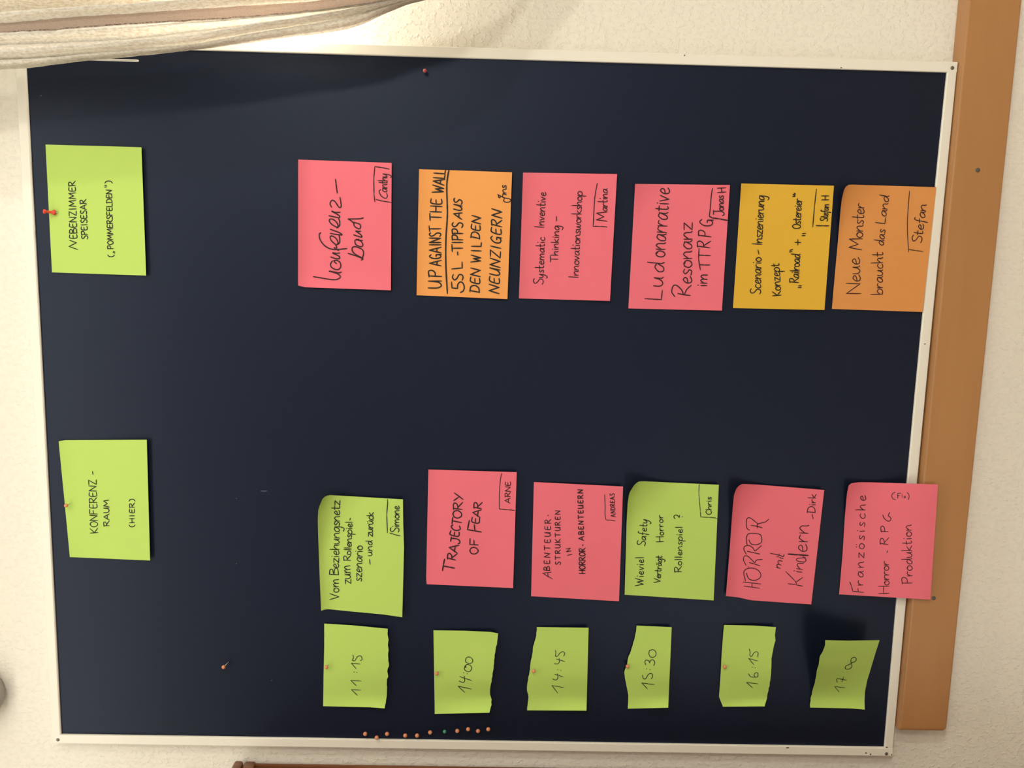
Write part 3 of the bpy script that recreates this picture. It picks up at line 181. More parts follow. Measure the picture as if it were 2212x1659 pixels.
'B4': ('2800,4831 3523,4842 4083,4853 4458,4850 4624,4830 4752,4762|4752,4762 4798,4724 4831,4678 4839,4605 4804,3296|2726,3264 4804,3296|2800,4831 2726,3264', 'handwriting@L155 2966,4655 2997,4509 3035,4621 3059,4511 3102,4660|L155 3137,4586 3140,4514|L155 3141,4626 3143,4620|C155 3178,4550 3214,4559 3224,4579 3203,4593 3178,4561 3184,4524 3209,4517 3236,4533|L155 3256,4594 3282,4520 3313,4596|L155 3349,4594 3352,4523|L155 3352,4634 3354,4628|C155 3391,4559 3427,4568 3437,4587 3417,4601 3391,4569 3396,4532 3420,4525 3448,4541|L155 3473,4674 3479,4528|C155 3785,4637 3752,4653 3712,4632 3728,4594 3771,4561 3760,4519 3722,4512 3692,4527|C155 3860,4564 3830,4575 3797,4547 3801,4512 3831,4515 3859,4560|C155 3860,4570 3855,4526 3866,4505|C155 3951,4637 3931,4645 3916,4609 3905,4524 3894,4457|L155 3887,4568 3936,4569|C155 3957,4533 3995,4538 4007,4555 3986,4570 3957,4542 3960,4508 3985,4500 4015,4512|C155 4060,4624 4049,4518 4058,4497 4079,4503|L155 4034,4566 4084,4567|C155 4102,4563 4102,4515 4126,4501 4163,4560|C155 4163,4560 4144,4480 4107,4431 4087,4448|L155 3032,4333 3059,4216 3109,4332|C155 3119,4244 3150,4249 3160,4265 3143,4278 3119,4252 3122,4221 3142,4215 3166,4227|L155 3178,4276 3177,4214|C155 3179,4239 3200,4273 3224,4269|C155 3249,4319 3244,4232 3252,4213 3269,4219|L155 3230,4275 3271,4277|L155 3284,4274 3283,4213|C155 3284,4238 3306,4271 3329,4268|C155 3390,4264 3366,4273 3339,4247 3343,4216 3367,4219 3390,4261|C155 3391,4270 3387,4230 3396,4211|L155 3360,4301 3361,4295|L155 3382,4300 3383,4295|C155 3461,4263 3437,4272 3411,4246 3415,4215 3439,4218 3461,4260|C155 3463,4269 3458,4192 3438,4153 3409,4165|C155 3496,4315 3491,4229 3500,4210 3516,4216|L155 3477,4272 3518,4273|L155 3776,4194 3766,4327|L155 3862,4201 3856,4334|L155 3769,4260 3862,4270|C155 3919,4267 3895,4253 3891,4222 3915,4204 3941,4220 3943,4251 3917,4267 3926,4255|L155 3968,4271 3975,4210|C155 3973,4235 3993,4270 4019,4269|L155 4039,4277 4045,4216|C155 4044,4241 4064,4276 4090,4275|C155 4144,4285 4120,4271 4116,4240 4140,4223 4166,4238 4168,4269 4143,4285 4151,4274|L155 4194,4289 4200,4229|C155 4199,4253 4218,4288 4245,4287|L155 3236,3854 3237,3980|C155 3221,3971 3296,3982 3316,3955 3289,3925 3240,3915|L155 3254,3918 3338,3858|C155 3394,3921 3365,3908 3359,3877 3386,3859 3417,3873 3421,3904 3392,3921 3402,3909|L155 3454,3988 3459,3862|L155 3499,3989 3501,3864|C155 3540,3894 3580,3901 3592,3918 3569,3929 3540,3902 3545,3872 3572,3867 3603,3880|L155 3621,3930 3625,3869|C155 3626,3896 3660,3931 3683,3920 3687,3883 3697,3871|C155 3776,3928 3753,3934 3732,3921 3749,3905 3769,3892 3758,3875 3720,3878|L155 3798,3936 3794,3817|C155 3798,3905 3834,3939 3867,3920 3857,3886 3824,3875 3799,3883|L155 3900,3937 3905,3879|L155 3904,3972 3906,3967|C155 3943,3908 3983,3916 3994,3932 3972,3944 3943,3917 3948,3886 3975,3881 4005,3895|L155 4034,4008 4036,3884|C155 4186,4019 4222,4042 4254,4015 4240,3972 4211,3949 4251,3944|L155 4222,3900 4228,3895#signature@L124 4815,3636 4663,3634 4318,3587 4228,3576 4224,3440 4216,3284|C155 4344,3480 4317,3492 4281,3460 4280,3421 4309,3394 4348,3410|L155 4359,3495 4364,3398|C155 4364,3420 4393,3454 4412,3445 4415,3418 4423,3402|L155 4438,3457 4443,3404|C155 4443,3425 4463,3456 4490,3456|L155 4510,3460 4515,3409|L155 4512,3484 4514,3481|C155 4584,3461 4564,3466 4546,3454 4562,3440 4581,3429 4571,3414 4538,3416'),
'B5': ('2809,3053 3581,3039 4379,3032 4645,3023 4750,2985|4750,2985 4804,2939 4829,2892 4821,2612 4752,1470|2686,1540 4752,1470|2809,3053 2791,2834 2743,2617 2715,2116 2686,1540', 'handwriting@L145 2997,2747 2964,2468|L145 3073,2769 3042,2455|L145 2980,2604 3050,2609|C145 3236,2720 3134,2671 3106,2570 3152,2480 3234,2472 3313,2555 3325,2683 3279,2758 3206,2761 3089,2725|C145 3354,2696 3348,2688|C145 3428,2683 3403,2589 3373,2495|C145 3375,2736 3470,2785 3543,2775 3537,2711 3473,2636 3430,2584 3474,2558 3488,2460|C145 3631,2731 3607,2617 3585,2509|C145 3573,2742 3659,2790 3718,2779 3734,2710 3692,2636 3641,2598 3679,2551 3738,2491|C145 3836,2716 3764,2669 3751,2584 3789,2501 3869,2493 3934,2525 3954,2625 3944,2730 3864,2760 3733,2738|C145 4010,2713 4038,2757 4125,2780 4219,2769 4227,2713 4185,2654 4129,2580|C145 4097,2698 4082,2591 4058,2498|C145 4056,2583 4122,2580 4160,2456 4212,2396#handwriting@L145 3350,2205 3332,2132|C145 3343,2168 3385,2198 3405,2178 3393,2120|C145 3403,2156 3450,2184 3472,2164 3462,2105|L145 3527,2164 3513,2095|L145 3544,2211 3545,2203|C145 3603,2326 3573,2176 3549,2096 3586,2085|C145 3533,2187 3599,2163#handwriting@L145 3059,1976 3039,1840 3017,1717|L145 3279,2035 3106,1852 3055,1826|L145 3091,1836 3175,1728|L145 3279,1847 3270,1746|L145 3292,1891 3295,1884|L145 3334,1847 3320,1740|C145 3330,1788 3398,1840 3433,1815 3428,1751 3440,1728|C145 3535,1705 3518,1846 3474,1843 3459,1714 3506,1696 3556,1749|L273 3595,2010 3584,1836 3577,1663|C161 3650,1760 3734,1774 3759,1813 3714,1841 3652,1780 3659,1706 3713,1691 3777,1721|L161 3824,1839 3822,1691|C161 3826,1750 3882,1832 3944,1824|L161 3980,1839 3976,1690|C161 3983,1757 4058,1839 4102,1809 4105,1720 4122,1690#signature@L145 4235,1623 4322,1648|L145 4351,1596 4358,1737|C145 4339,1733 4422,1725 4454,1669 4419,1612 4344,1596|L145 4484,1667 4487,1600|L145 4489,1705 4491,1700|L145 4521,1671 4524,1601|C145 4525,1629 4552,1668 4585,1665|L145 4609,1743 4606,1603|L145 4668,1674 4609,1635 4673,1604'),
'B6': ('2880,1064 3599,1060 4301,1075 4704,1070 4845,1051|4845,1051 4879,1020 4901,880 4904,650 4892,-494|2814,-557 4892,-494|2880,1064 2814,-557', 'handwriting@L140 2924,633 2942,828 3034,856 3112,894|L140 2930,727 2994,742|L140 3055,746 3058,655|C140 3059,691 3096,743 3140,741|C140 3300,746 3253,756 3206,714 3216,669 3260,677 3300,741|C140 3300,754 3296,695 3315,669|L140 3376,763 3380,672|C140 3381,713 3430,766 3463,749 3469,695 3483,678|L140 3552,770 3645,777 3552,683 3647,687|C140 3768,783 3727,763 3717,717 3755,690 3799,713 3805,758 3765,783|L140 3745,833 3747,825|L140 3788,835 3791,827|C140 3955,782 3922,791 3892,772 3917,748 3946,730 3929,703 3875,708|L140 4030,793 4036,707|L140 4035,840 4038,833|C140 4193,795 4161,804 4131,784 4155,760 4184,742 4167,716 4113,720|C140 4344,799 4310,812 4263,773 4273,729 4308,722 4349,738|L140 4412,901 4413,727|C140 4415,763 4464,820 4493,803 4495,759 4508,733|C140 4584,778 4640,790 4655,814 4623,830 4584,790 4592,746 4629,739 4672,759|L140 2917,179 2906,369|L140 3046,193 3041,383|L140 2909,274 3049,293|C140 3108,283 3074,262 3069,221 3103,198 3140,220 3142,261 3106,282 3118,267|L140 3163,288 3171,207|C140 3170,240 3198,288 3236,288|L140 3244,297 3253,215|C140 3251,248 3279,297 3317,296|C140 3375,311 3341,291 3336,249 3370,226 3406,248 3409,290 3373,311 3385,295|L140 3430,317 3437,235|C140 3436,268 3465,316 3503,316|L140 3657,283 3688,283|L140 3803,275 3818,423|C140 3799,413 3890,424 3911,391 3876,357 3815,346|L140 3832,349 3927,276|L140 4035,296 4038,426|C140 4025,418 4111,432 4130,401 4098,369 4039,358|C140 4331,417 4280,395 4232,340 4222,298 4251,269 4289,281 4316,324|L140 4316,324 4380,303|L140 3111,-213 3107,-27|C140 3092,-38 3189,-18 3212,-62 3178,-109 3111,-124|L140 3239,-108 3248,-198|C140 3246,-162 3277,-108 3317,-108|C140 3387,-92 3350,-114 3344,-160 3380,-185 3419,-161 3423,-115 3384,-92 3397,-109|C140 3537,-90 3499,-79 3458,-124 3471,-168 3509,-162 3538,-102|L140 3538,20 3545,-138 3562,-163|C140 3576,-71 3582,-134 3613,-158 3647,-127 3661,-61|C140 3661,-61 3665,-134 3680,-150|L140 3698,37 3705,-147|L140 3774,-49 3707,-105 3786,-138|C140 3832,33 3834,-106 3850,-131 3877,-119|L140 3805,-46 3874,-34|L140 3911,-38 3918,-124|L140 3915,14 3917,7|C140 3999,-24 3963,-46 3958,-92 3994,-117 4033,-93 4035,-47 3997,-24 4010,-41|L140 4064,-17 4071,-107|C140 4071,-66 4114,-12 4144,-26 4151,-80 4164,-96#signature@C109 4742,235 4707,283 4651,286 4613,251 4607,217|C109 4708,117 4644,104|C109 4658,78 4673,66 4659,51 4639,60 4653,78|C109 4740,31 4699,-6 4644,-11 4609,6|L109 4629,180 4716,196 4726,139|L109 4674,190 4682,155'),
'C1': ('631,10091 1255,10079 1746,10065 2170,10063|2170,10063 2147,9569 2096,8956|608,9003 730,8983 896,8962 1127,8970 1210,8948 1333,8960 1415,8929 1603,8949 1718,8942 1815,8954 1905,8939 1977,8958 2096,8956|631,10091 627,9617 625,9275 608,9003', 'handwriting@L140 845,9485 951,9593 945,9428|L140 1027,9505 1124,9604 1116,9420|L140 1281,9547 1278,9540|L140 1275,9499 1272,9493|L140 1344,9508 1449,9593 1431,9435|L140 1600,9566 1551,9554 1502,9577|C140 1502,9577 1494,9531 1561,9492 1589,9439 1554,9408 1513,9408 1496,9439'),
'C2': ('520,8114 2082,8157|2082,8157 2084,7618 2071,7156 2046,7024|558,7144 679,7118 796,7105 911,7144 1027,7141 1160,7113 1309,7101 1506,7082 1687,7070 1883,7036 2046,7024|520,8114 558,7144', 'handwriting@L140 933,7588 1050,7709 1000,7471|L140 1232,7684 1201,7603 1162,7471|L140 1304,7616 1301,7610|L140 1286,7553 1283,7547|C140 1146,7695 1121,7625 1151,7595 1242,7604|C140 1432,7576 1382,7606 1333,7567 1334,7505 1392,7475 1449,7507 1456,7569 1415,7599 1399,7573|C140 1571,7579 1514,7585 1482,7538 1491,7477 1540,7459 1589,7494 1599,7548 1563,7586'),
'C3': ('615,6475 891,6459 980,6486 1070,6492 1190,6474 1415,6439 1563,6436 1682,6411 1830,6401 2023,6347 2177,6348|2177,6348 2180,5437|627,5417 2180,5437|615,6475 627,5417', 'handwriting@L126 948,5938 1093,6049 1055,5833|L126 1303,6006 1289,5942 1254,5854|L126 1395,5958 1392,5953|L126 1381,5902 1378,5896|L126 1586,5987 1573,5923 1545,5834|L126 1752,6006 1705,5998 1642,6006|C126 1216,6039 1196,5981 1237,5948 1316,5957|C126 1504,6022 1498,5963 1543,5929 1602,5938|C126 1642,6006 1643,5968 1706,5921 1729,5872 1700,5841 1645,5856'),
'C4': ('678,4681 937,4685 1102,4721 1266,4756 1370,4775 1520,4732 1609,4722 1789,4667 1922,4631 2115,4600 2237,4596|2237,4596 2218,3975|708,3960 2218,3975|678,4681 708,3960', 'handwriting@L142 1060,4348 1169,4455 1140,4230|L142 1316,4450 1249,4430|L142 1438,4383 1436,4377|L142 1425,4321 1422,4316|C142 1249,4430 1250,4388 1333,4342 1346,4286 1297,4266 1247,4289|C142 1511,4400 1570,4417 1601,4390 1579,4347 1547,4331 1590,4322 1606,4278 1559,4240 1499,4259|C142 1787,4343 1720,4354 1661,4323 1655,4266 1693,4229 1759,4236 1796,4287 1780,4336'),
'C5': ('744,2981 928,3063 1299,3058 1758,3064 2277,3056|2277,3056 2275,2540 2254,2134|764,2233 928,2203 1114,2179 1315,2164 1530,2164 1667,2173 1881,2151 2019,2125 2110,2145 2254,2134|744,2981 764,2233', 'handwriting@L130 1112,2474 1212,2590 1188,2378|L130 1499,2506 1496,2500|L130 1491,2455 1488,2449|L130 1547,2478 1663,2580 1617,2417|L130 1843,2584 1783,2558 1724,2565|C130 1377,2565 1321,2521 1313,2448 1326,2398 1380,2394 1402,2427 1363,2463 1317,2445|C130 1724,2565 1699,2531 1765,2495 1792,2450 1762,2416 1693,2422'),
'C6': ('755,1414 802,1422 926,1419 1097,1396 1252,1363 1468,1343 1591,1319 1729,1312 1837,1262 1944,1234 2028,1241|2028,1241 2027,856 2046,276|733,430 912,450 1067,455 1269,436 1501,389 1808,328 2046,276|755,1414 754,1047 752,679 733,430', 'handwriting@L114 1059,917 1163,1008 1141,821|L114 1253,881 1350,859|C130 1241,965 1297,981 1309,944 1285,803|C130 1617,735 1641,678 1687,662 1722,700 1678,754 1602,745 1541,726 1493,783 1505,843 1554,832 1583,776 1617,728|L81 1433,881 1430,877|L81 1439,811 1436,808'),
}
PINS = [(0.423, -0.026, 1.4386), (0.1409, -0.026, 1.0014), (0.1326, -0.026, 0.8087), (0.1402, -0.026, 0.6388), (0.1518, -0.026, 0.4735), (0.1542, -0.026, 0.3021), (0.1378, -0.026, 1.1799), (1.1462, -0.026, 0.8398)]
ROW = [(0.017, -0.026, 0.9333), (0.0103, -0.026, 0.913), (0.0176, -0.026, 0.8947), (0.015, -0.026, 0.8626), (0.0154, -0.026, 0.8416), (0.0217, -0.026, 0.8185), (0.0237, -0.026, 0.793), (0.0254, -0.026, 0.7706), (0.0289, -0.026, 0.7514), (0.0258, -0.026, 0.7338), (0.0295, -0.026, 0.7158)]
PUSH = [(0.9102, -0.024, 1.4359), (0.9113, -0.024, 1.4499)]
SCREWS = [(1.1757, -0.02, -0.0047), (-0.009, -0.02, -0.0019), (-0.0067, -0.02, 1.4766)]
HOLES = [(1.0155, -0.034, -0.0546), (0.2911, -0.034, -0.0519)]
SCUFFS = [(-0.0083, -0.02, 0.0353), (-0.0104, -0.02, 0.0271), (-0.0106, -0.02, -0.0115), (0.7312, -0.02, -0.0024), (1.1826, -0.02, 0.4269), (1.171, -0.02, 0.1744), (-0.0003, -0.02, 0.178), (0.0035, -0.02, -0.0011)]
LINT = [(0.4525, -0.016, 1.1078), (0.4386, -0.016, 1.1547), (0.3222, -0.016, 1.1573), (1.0933, -0.016, 1.4514), (0.1092, -0.016, 1.0998)]
STICK = [(1.1487, -0.026, 1.3445), (1.1485, -0.026, 1.2909)]
CURTAIN = {
 'R0': [(1.0868, -0.15, 1.6012), (1.103, -0.15, 1.4362), (1.106, -0.15, 1.3966), (1.113, -0.15, 1.3502), (1.1194, -0.15, 1.3039), (1.127, -0.15, 1.2378), (1.1375, -0.15, 1.1604), (1.1454, -0.15, 1.1055), (1.1523, -0.15, 1.0624), (1.1584, -0.15, 1.0261), (1.1634, -0.15, 0.9877), (1.1758, -0.15, 0.9282), (1.196, -0.15, 0.8833), (1.2082, -0.15, 0.8544), (1.2172, -0.15, 0.8235), (1.2449, -0.15, 0.7758)],
 'R1': [(1.1034, -0.15, 1.5999), (1.1151, -0.15, 1.4355), (1.1195, -0.15, 1.3696), (1.1264, -0.15, 1.3036), (1.134, -0.15, 1.2375), (1.1435, -0.15, 1.149), (1.1536, -0.15, 1.1053), (1.1631, -0.15, 1.0623), (1.1729, -0.15, 1.0087), (1.1897, -0.15, 0.9282), (1.2053, -0.15, 0.8682), (1.2184, -0.15, 0.8281), (1.2493, -0.15, 0.7758)],
 'R2': [(1.125, -0.15, 1.5982), (1.1366, -0.15, 1.4342), (1.1432, -0.15, 1.3356), (1.1527, -0.15, 1.2264), (1.1612, -0.15, 1.1709), (1.17, -0.15, 1.1069), (1.1802, -0.15, 1.039), (1.188, -0.15, 0.9875), (1.1979, -0.15, 0.9282), (1.2126, -0.15, 0.8538), (1.2244, -0.15, 0.815), (1.2542, -0.15, 0.7759)],
 'R3': [(1.1351, -0.15, 1.5974), (1.1486, -0.15, 1.4335), (1.1563, -0.15, 1.3416), (1.1651, -0.15, 1.2554), (1.1699, -0.15, 1.1969), (1.1748, -0.15, 1.1364), (1.1811, -0.15, 1.0718), (1.1871, -0.15, 1.0172), (1.1997, -0.15, 0.9282), (1.2124, -0.15, 0.861), (1.2256, -0.15, 0.815), (1.2567, -0.15, 0.776)],
 'R4': [(1.1477, -0.15, 1.5965), (1.1606, -0.15, 1.4328), (1.1681, -0.15, 1.3671), (1.1751, -0.15, 1.3015), (1.1817, -0.15, 1.2253), (1.1916, -0.15, 1.1209), (1.199, -0.15, 1.0387), (1.206, -0.15, 0.9729), (1.2233, -0.15, 0.894), (1.2361, -0.15, 0.8415), (1.2691, -0.15, 0.7762)],
 'R5': [(1.1653, -0.15, 1.5951), (1.1782, -0.15, 1.4318), (1.1863, -0.15, 1.3466), (1.1942, -0.15, 1.2543), (1.2045, -0.15, 1.15), (1.2133, -0.15, 1.0647), (1.2247, -0.15, 0.9728), (1.2395, -0.15, 0.894), (1.2523, -0.15, 0.8416), (1.279, -0.15, 0.7764)],
 'R6': [(1.184, -0.15, 1.5936), (1.1925, -0.15, 1.4309), (1.1992, -0.15, 1.333), (1.2095, -0.15, 1.2348), (1.2218, -0.15, 1.1365), (1.234, -0.15, 1.0382), (1.2506, -0.15, 0.9399), (1.2637, -0.15, 0.8745), (1.2744, -0.15, 0.8287), (1.2975, -0.15, 0.7767)],
 'R7': [(1.2114, -0.15, 1.5915), (1.2237, -0.15, 1.4291), (1.2362, -0.15, 1.2988), (1.2518, -0.15, 1.1683), (1.2681, -0.15, 1.0378), (1.2936, -0.15, 0.9073), (1.3282, -0.15, 0.7772)],
 'R8': [(1.2362, -0.15, 1.5896), (1.2484, -0.15, 1.4276), (1.2609, -0.15, 1.2977), (1.2783, -0.15, 1.1676), (1.2958, -0.15, 1.0374), (1.3242, -0.15, 0.9073), (1.3647, -0.15, 0.7778)],
}

# ------------------------------------------------------------------ the room
def struct(name, bm, m): return tag(obj(name, bm, m), kind='structure')
struct('wall_back', box(-2.2, 6.4, 0, .12, 0, 2.86), M['wall'])
struct('wall_left', box(-2.32, -2.2, -6.4, .12, 0, 2.86), M['wall'])
struct('wall_right', box(6.4, 6.52, -6.4, .12, 0, 2.86), M['wall'])
struct('floor', box(-2.32, 6.52, -6.4, .12, -.1, 0), M['floor'])
struct('ceiling', box(-2.32, 6.52, -6.4, .12, 2.86, 2.96), M['ceiling'])

# ------------------------------------------------------------------ pinboard
pb = empty('pinboard', (.585, 0, Z0 - .0135))
tag(pb, 'large navy blue felt pinboard in a thin white frame hanging on the wall', 'pinboard')
felt = obj('felt_panel', box(-.004, 1.176, -.016, -.001, Z0 - .004, Z0 + 1.478), M['felt'], pb)
XL, XR, ZB, ZT, FW = .0025, 1.1690, .0022, 1.4715, .0165
def bar_x(z_in, out, bow):      # horizontal bar, inner edge z_in, width towards out
    bm = bmesh.new(); N = 16; rings = []
    for i in range(N + 1):
        x = XL - .001 + (XR - XL + .002)*i/N; d = bow*math.sin(math.pi*i/N)
        a, c = sorted((z_in + d, z_in + out + d*.5)); bv = .0016
        prof = [(-.001, a), (-.0185, a), (-.020, a + bv), (-.020, c - bv), (-.0185, c), (-.001, c)]
        rings.append([bm.verts.new((x, y, Z0 + z)) for y, z in prof])
    for p, q in zip(rings, rings[1:]):
        for k in range(6): bm.faces.new((p[k], p[(k+1) % 6], q[(k+1) % 6], q[k]))
    bm.faces.new(rings[0]); bm.faces.new(rings[-1][::-1])
    bmesh.ops.recalc_face_normals(bm, faces=bm.faces[:]); return bm
lower = obj('frame_bar', bar_x(ZB, -.0158, .0032), M['frame'], pb)
upper = obj('frame_bar', bar_x(ZT, .0165, -.0008), M['frame'], pb)
left = obj('frame_bar', box(XL - FW, XL, -.0203, -.001, Z0 + ZB - .0158, Z0 + ZT + .0165, bev=.0014), M['frame'], pb)
right = obj('frame_bar', box(XR, XR + FW, -.0203, -.001, Z0 + ZB - .0158, Z0 + ZT + .0165, bev=.0014), M['frame'], pb)
def screw(p, parent):
    x, y, z = p
    s = obj('screw', lathe((x, -.0200, Z0 + z), (x, -.0214, Z0 + z), [(0, .0030), (.5, .0030), (.8, .0025), (1, .0012)]), M['screw'], parent, True)
screw(SCREWS[0], right); screw(SCREWS[1], left); screw(SCREWS[2], left)
def fleck(name, p, wx, wz, y, m, parent):
    bm = bmesh.new(); n = 9
    rr = [.65 + .35*random.random() for _ in range(n)]
    a = [bm.verts.new((p[0] + wx*rr[i]*math.cos(2*math.pi*i/n), y, Z0 + p[2] + wz*rr[i]*math.sin(2*math.pi*i/n))) for i in range(n)]
    c = [bm.verts.new((v.co.x, y - .0003, v.co.z)) for v in a]
    bm.faces.new(a); bm.faces.new(c[::-1])
    for i in range(n): bm.faces.new((a[i], c[i], c[(i+1) % n], a[(i+1) % n]))
    bmesh.ops.recalc_face_normals(bm, faces=bm.faces[:])
    return obj(name, bm, m, parent)
for p, wx, wz, par in zip(SCUFFS, (.0016, .0018, .0022, .001, .0014, .001, .0012, .001), (.0018, .0016, .0012, .002, .0012, .0016, .004, .003),
                          (left, left, left, lower, right, right, left, left)):
    fleck('scuff_mark', p, wx, wz, -.0203 if par is not lower else -.0200, M['scuff'], par)
for p, wx, wz in zip(LINT, (.0011, .0012, .0014, .0012, .0012), (.0075, .001, .0013, .0012, .001)):
    fleck('lint_fleck', p, wx, wz, -.016, M['lint'], felt)

# ------------------------------------------------------------------ wooden rail the board stands on
def rail():
    bm = bmesh.new(); z1, z0, T, r = Z0 - .0145, Z0 - .0985, .034, .003
    prof = [(-.0005, z1), (-T + r, z1)] + [(-T + r - r*math.sin(a), z1 - r + r*math.cos(a)) for a in (math.pi/6, math.pi/3, math.pi/2)] \
        + [(-T, z0 + r)] + [(-T + r - r*math.cos(a), z0 + r - r*math.sin(a)) for a in (math.pi/6, math.pi/3, math.pi/2)] + [(-.0005, z0)]
    xs = [(.0440, .0070), (.0446, .0042), (.0462, .0020), (.0485, .0006), (.0520, 0), (2.0, 0)]
    rings = []
    cy = -.017; cz = (z0 + z1)/2
    for x, ins in xs:
        rings.append([bm.verts.new((x, y + (ins*.4 if y < cy else 0), z + (ins if z < cz else 0))) for y, z in prof])
    n = len(prof)
    for a, c in zip(rings, rings[1:]):
        for i in range(n): bm.faces.new((a[i], a[(i+1) % n], c[(i+1) % n], c[i]))
    bm.faces.new(rings[0][::-1]); bm.faces.new(rings[-1])
    bmesh.ops.recalc_face_normals(bm, faces=bm.faces[:]); return bm
rl = obj('wooden_rail', rail(), M['rail'])
tag(rl, 'light brown wooden rail on the wall along the lower edge of the pinboard', 'rail')
for p in HOLES:
    obj('nail_head', lathe((p[0], -.0338, Z0 + p[2]), (p[0], -.0352, Z0 + p[2]), [(0, .0036), (.5, .0036), (1, .002)]), M['scuff'], rl, True)

# ------------------------------------------------------------------ sticky notes
def pts(s): return [Vector((int(a)/1e4, int(b)/1e4)) for a, b in (q.split(',') for q in s.split())]
def resample(P, n, rough=0):
    L = [0]
    for a, c in zip(P, P[1:]): L.append(L[-1] + (c - a).length)
    out = []
    for i in range(n + 1):
        d = L[-1]*i/n; k = 0
        while k < len(P) - 2 and L[k+1] < d: k += 1
        f = (d - L[k])/max(L[k+1] - L[k], 1e-9); q = P[k].lerp(P[k+1], min(max(f, 0), 1))
        if rough and 0 < i < n:
            dr = (P[-1] - P[0]).normalized(); q = q + Vector((-dr.y, dr.x))*rough*(noise.noise(Vector((q.x*420, q.y*420, 3))))
        out.append(q)
    return out
def smooth_poly(P):
    if len(P) < 3: return P
    Q = [P[0]*2 - P[1]] + P + [P[-1]*2 - P[-2]]; out = []
    for i in range(1, len(Q) - 2):
        p0, p1, p2, p3 = Q[i-1:i+3]; n = max(2, int((p2 - p1).length/.0012) + 1); n = min(n, 8)
        for k in range(n):
            t = k/n
            out.append(.5*((2*p1) + (p2 - p0)*t + (2*p0 - 5*p1 + 4*p2 - p3)*t*t + (3*p1 - p0 - 3*p2 + p3)*t**3))
    out.append(P[-1]); return out
YB = -.0172
def lift(q, h):                 # a point of the paper h metres off the board, on the line to where it is seen from
    p = Vector((q.x, YB, Z0 + q.y)); d = (CAMP - p); return p + d*(h/abs(d.y))
def sticky(key, col, label, hf, torn='', group=None, ink='ink'):
    edges, strokes = NOTE_DATA[key]
    E = [pts(e) for e in edges.split('|')]              # L: top edge of the note, T: its right edge, R: its lower edge, B: its left edge
    NS, NT = 26, 30
    L = resample(E[0], NT, .0011 if 'top' in torn else 0); R = resample(E[2], NT, .0011 if 'low' in torn else 0)
    T = resample(E[1], NS); B = resample(E[3], NS)
    bm = bmesh.new(); V = []
    for i in range(NS + 1):
        s = i/NS; row = []
        for j in range(NT + 1):
            t = j/NT
            q = L[j]*(1-s) + R[j]*s + B[i]*(1-t) + T[i]*t - (B[0]*(1-s)*(1-t) + T[0]*(1-s)*t + B[-1]*s*(1-t) + T[-1]*s*t)
            row.append(bm.verts.new(lift(q, hf(s, t))))
        V.append(row)
    for i in range(NS):
        for j in range(NT): bm.faces.new((V[i][j], V[i][j+1], V[i+1][j+1], V[i+1][j]))
    bmesh.ops.recalc_face_normals(bm, faces=bm.faces[:])
    if sum(f.normal.y for f in bm.faces) > 0: bmesh.ops.reverse_faces(bm, faces=bm.faces[:])
    bm.verts.index_update(); GV = [v.co.copy() for v in bm.verts]; GF = [[v.index for v in f.verts] for f in bm.faces]
    back = bmesh.ops.duplicate(bm, geom=bm.faces[:])     # give the sheet its thickness
    fv = [v for v in back['geom'] if isinstance(v, bmesh.types.BMVert)]
    for v in fv: v.co.y += .00025
    bmesh.ops.reverse_faces(bm, faces=[f for f in back['geom'] if isinstance(f, bmesh.types.BMFace)])
    mp = back['vert_map']; be = [e for e in bm.edges if len(e.link_faces) == 1]
    fs = set(fv)
    for e in be:
        a, c = e.verts
        if a in fs: continue
        bm.faces.new([bm.verts.new(v.co) for v in (a, c, mp[c], mp[a])])
    n = obj('sticky_note', bm, M[col], None, True); tag(n, label, 'sticky note', group)
    tree = BVHTree.FromPolygons(GV, GF)
    def on_paper(q, off):
        p = Vector((q.x, YB, Z0 + q.y)); d = (p - CAMP).normalized()
        hit = tree.ray_cast(CAMP, d)[0]
        if hit is None:
            hit = tree.find_nearest(p)[0]
        return hit - d*off
    for part in strokes.split('#'):
        pname, chunk = part.split('@')
        bm = bmesh.new(); lev = 0
        for stroke in chunk.split('|'):
            hd, body = stroke.split(' ', 1); wd = int(hd[1:])/1e5
            P = pts(body); lev += 1
            if hd[0] == 'C': runs = [smooth_poly(P)]
            else: runs = [[a.lerp(c, k/4) for k in range(5)] for a, c in zip(P, P[1:])]   # straight pen strokes, one run per segment
            for P in runs:
                P = [q.copy() for q in P]
                h2 = wd/2; off = .00040 + (lev % 7)*.00002
                P[0] += (P[0] - P[1]).normalized()*h2*.8; P[-1] += (P[-1] - P[-2]).normalized()*h2*.8
                top = []; bot = []; k = len(P)
                for i, q in enumerate(P):
                    d = P[min(i+1, k-1)] - P[max(i-1, 0)]
                    if d.length < 1e-7: d = Vector((1, 0))
                    d.normalize(); nn = Vector((-d.y, d.x))
                    ww = h2*(.6 if i in (0, k-1) else 1)*(1 + .16*noise.noise(Vector((q.x*300, q.y*300, lev))))
                    top.append(bm.verts.new(on_paper(q + nn*ww, off))); bot.append(bm.verts.new(on_paper(q - nn*ww, off)))
                for i in range(k - 1):
                    f = bm.faces.new((top[i], top[i+1], bot[i+1], bot[i])); f.normal_update()
                    if f.normal.y > 0: f.normal_flip()
        obj(pname, bm, M[ink], n)
    return n
def sm(a, b, x):
    x = min(max((x - a)/(b - a), 0), 1); return x*x*(3 - 2*x)
def corner(s, t, R, A):         # right end of the note's top edge curling off the board
    d = (1 - s*1.0) + t - (2 - R); return A*(max(0, d)/R)**2
def flat(low=.004, top=.0, side=0.0):
    return lambda s, t: .0004 + low*s**1.5 + top*max(0, 1 - s/.16)**2 + side*(t - .5)**2
HEADG = 'green heading notes'
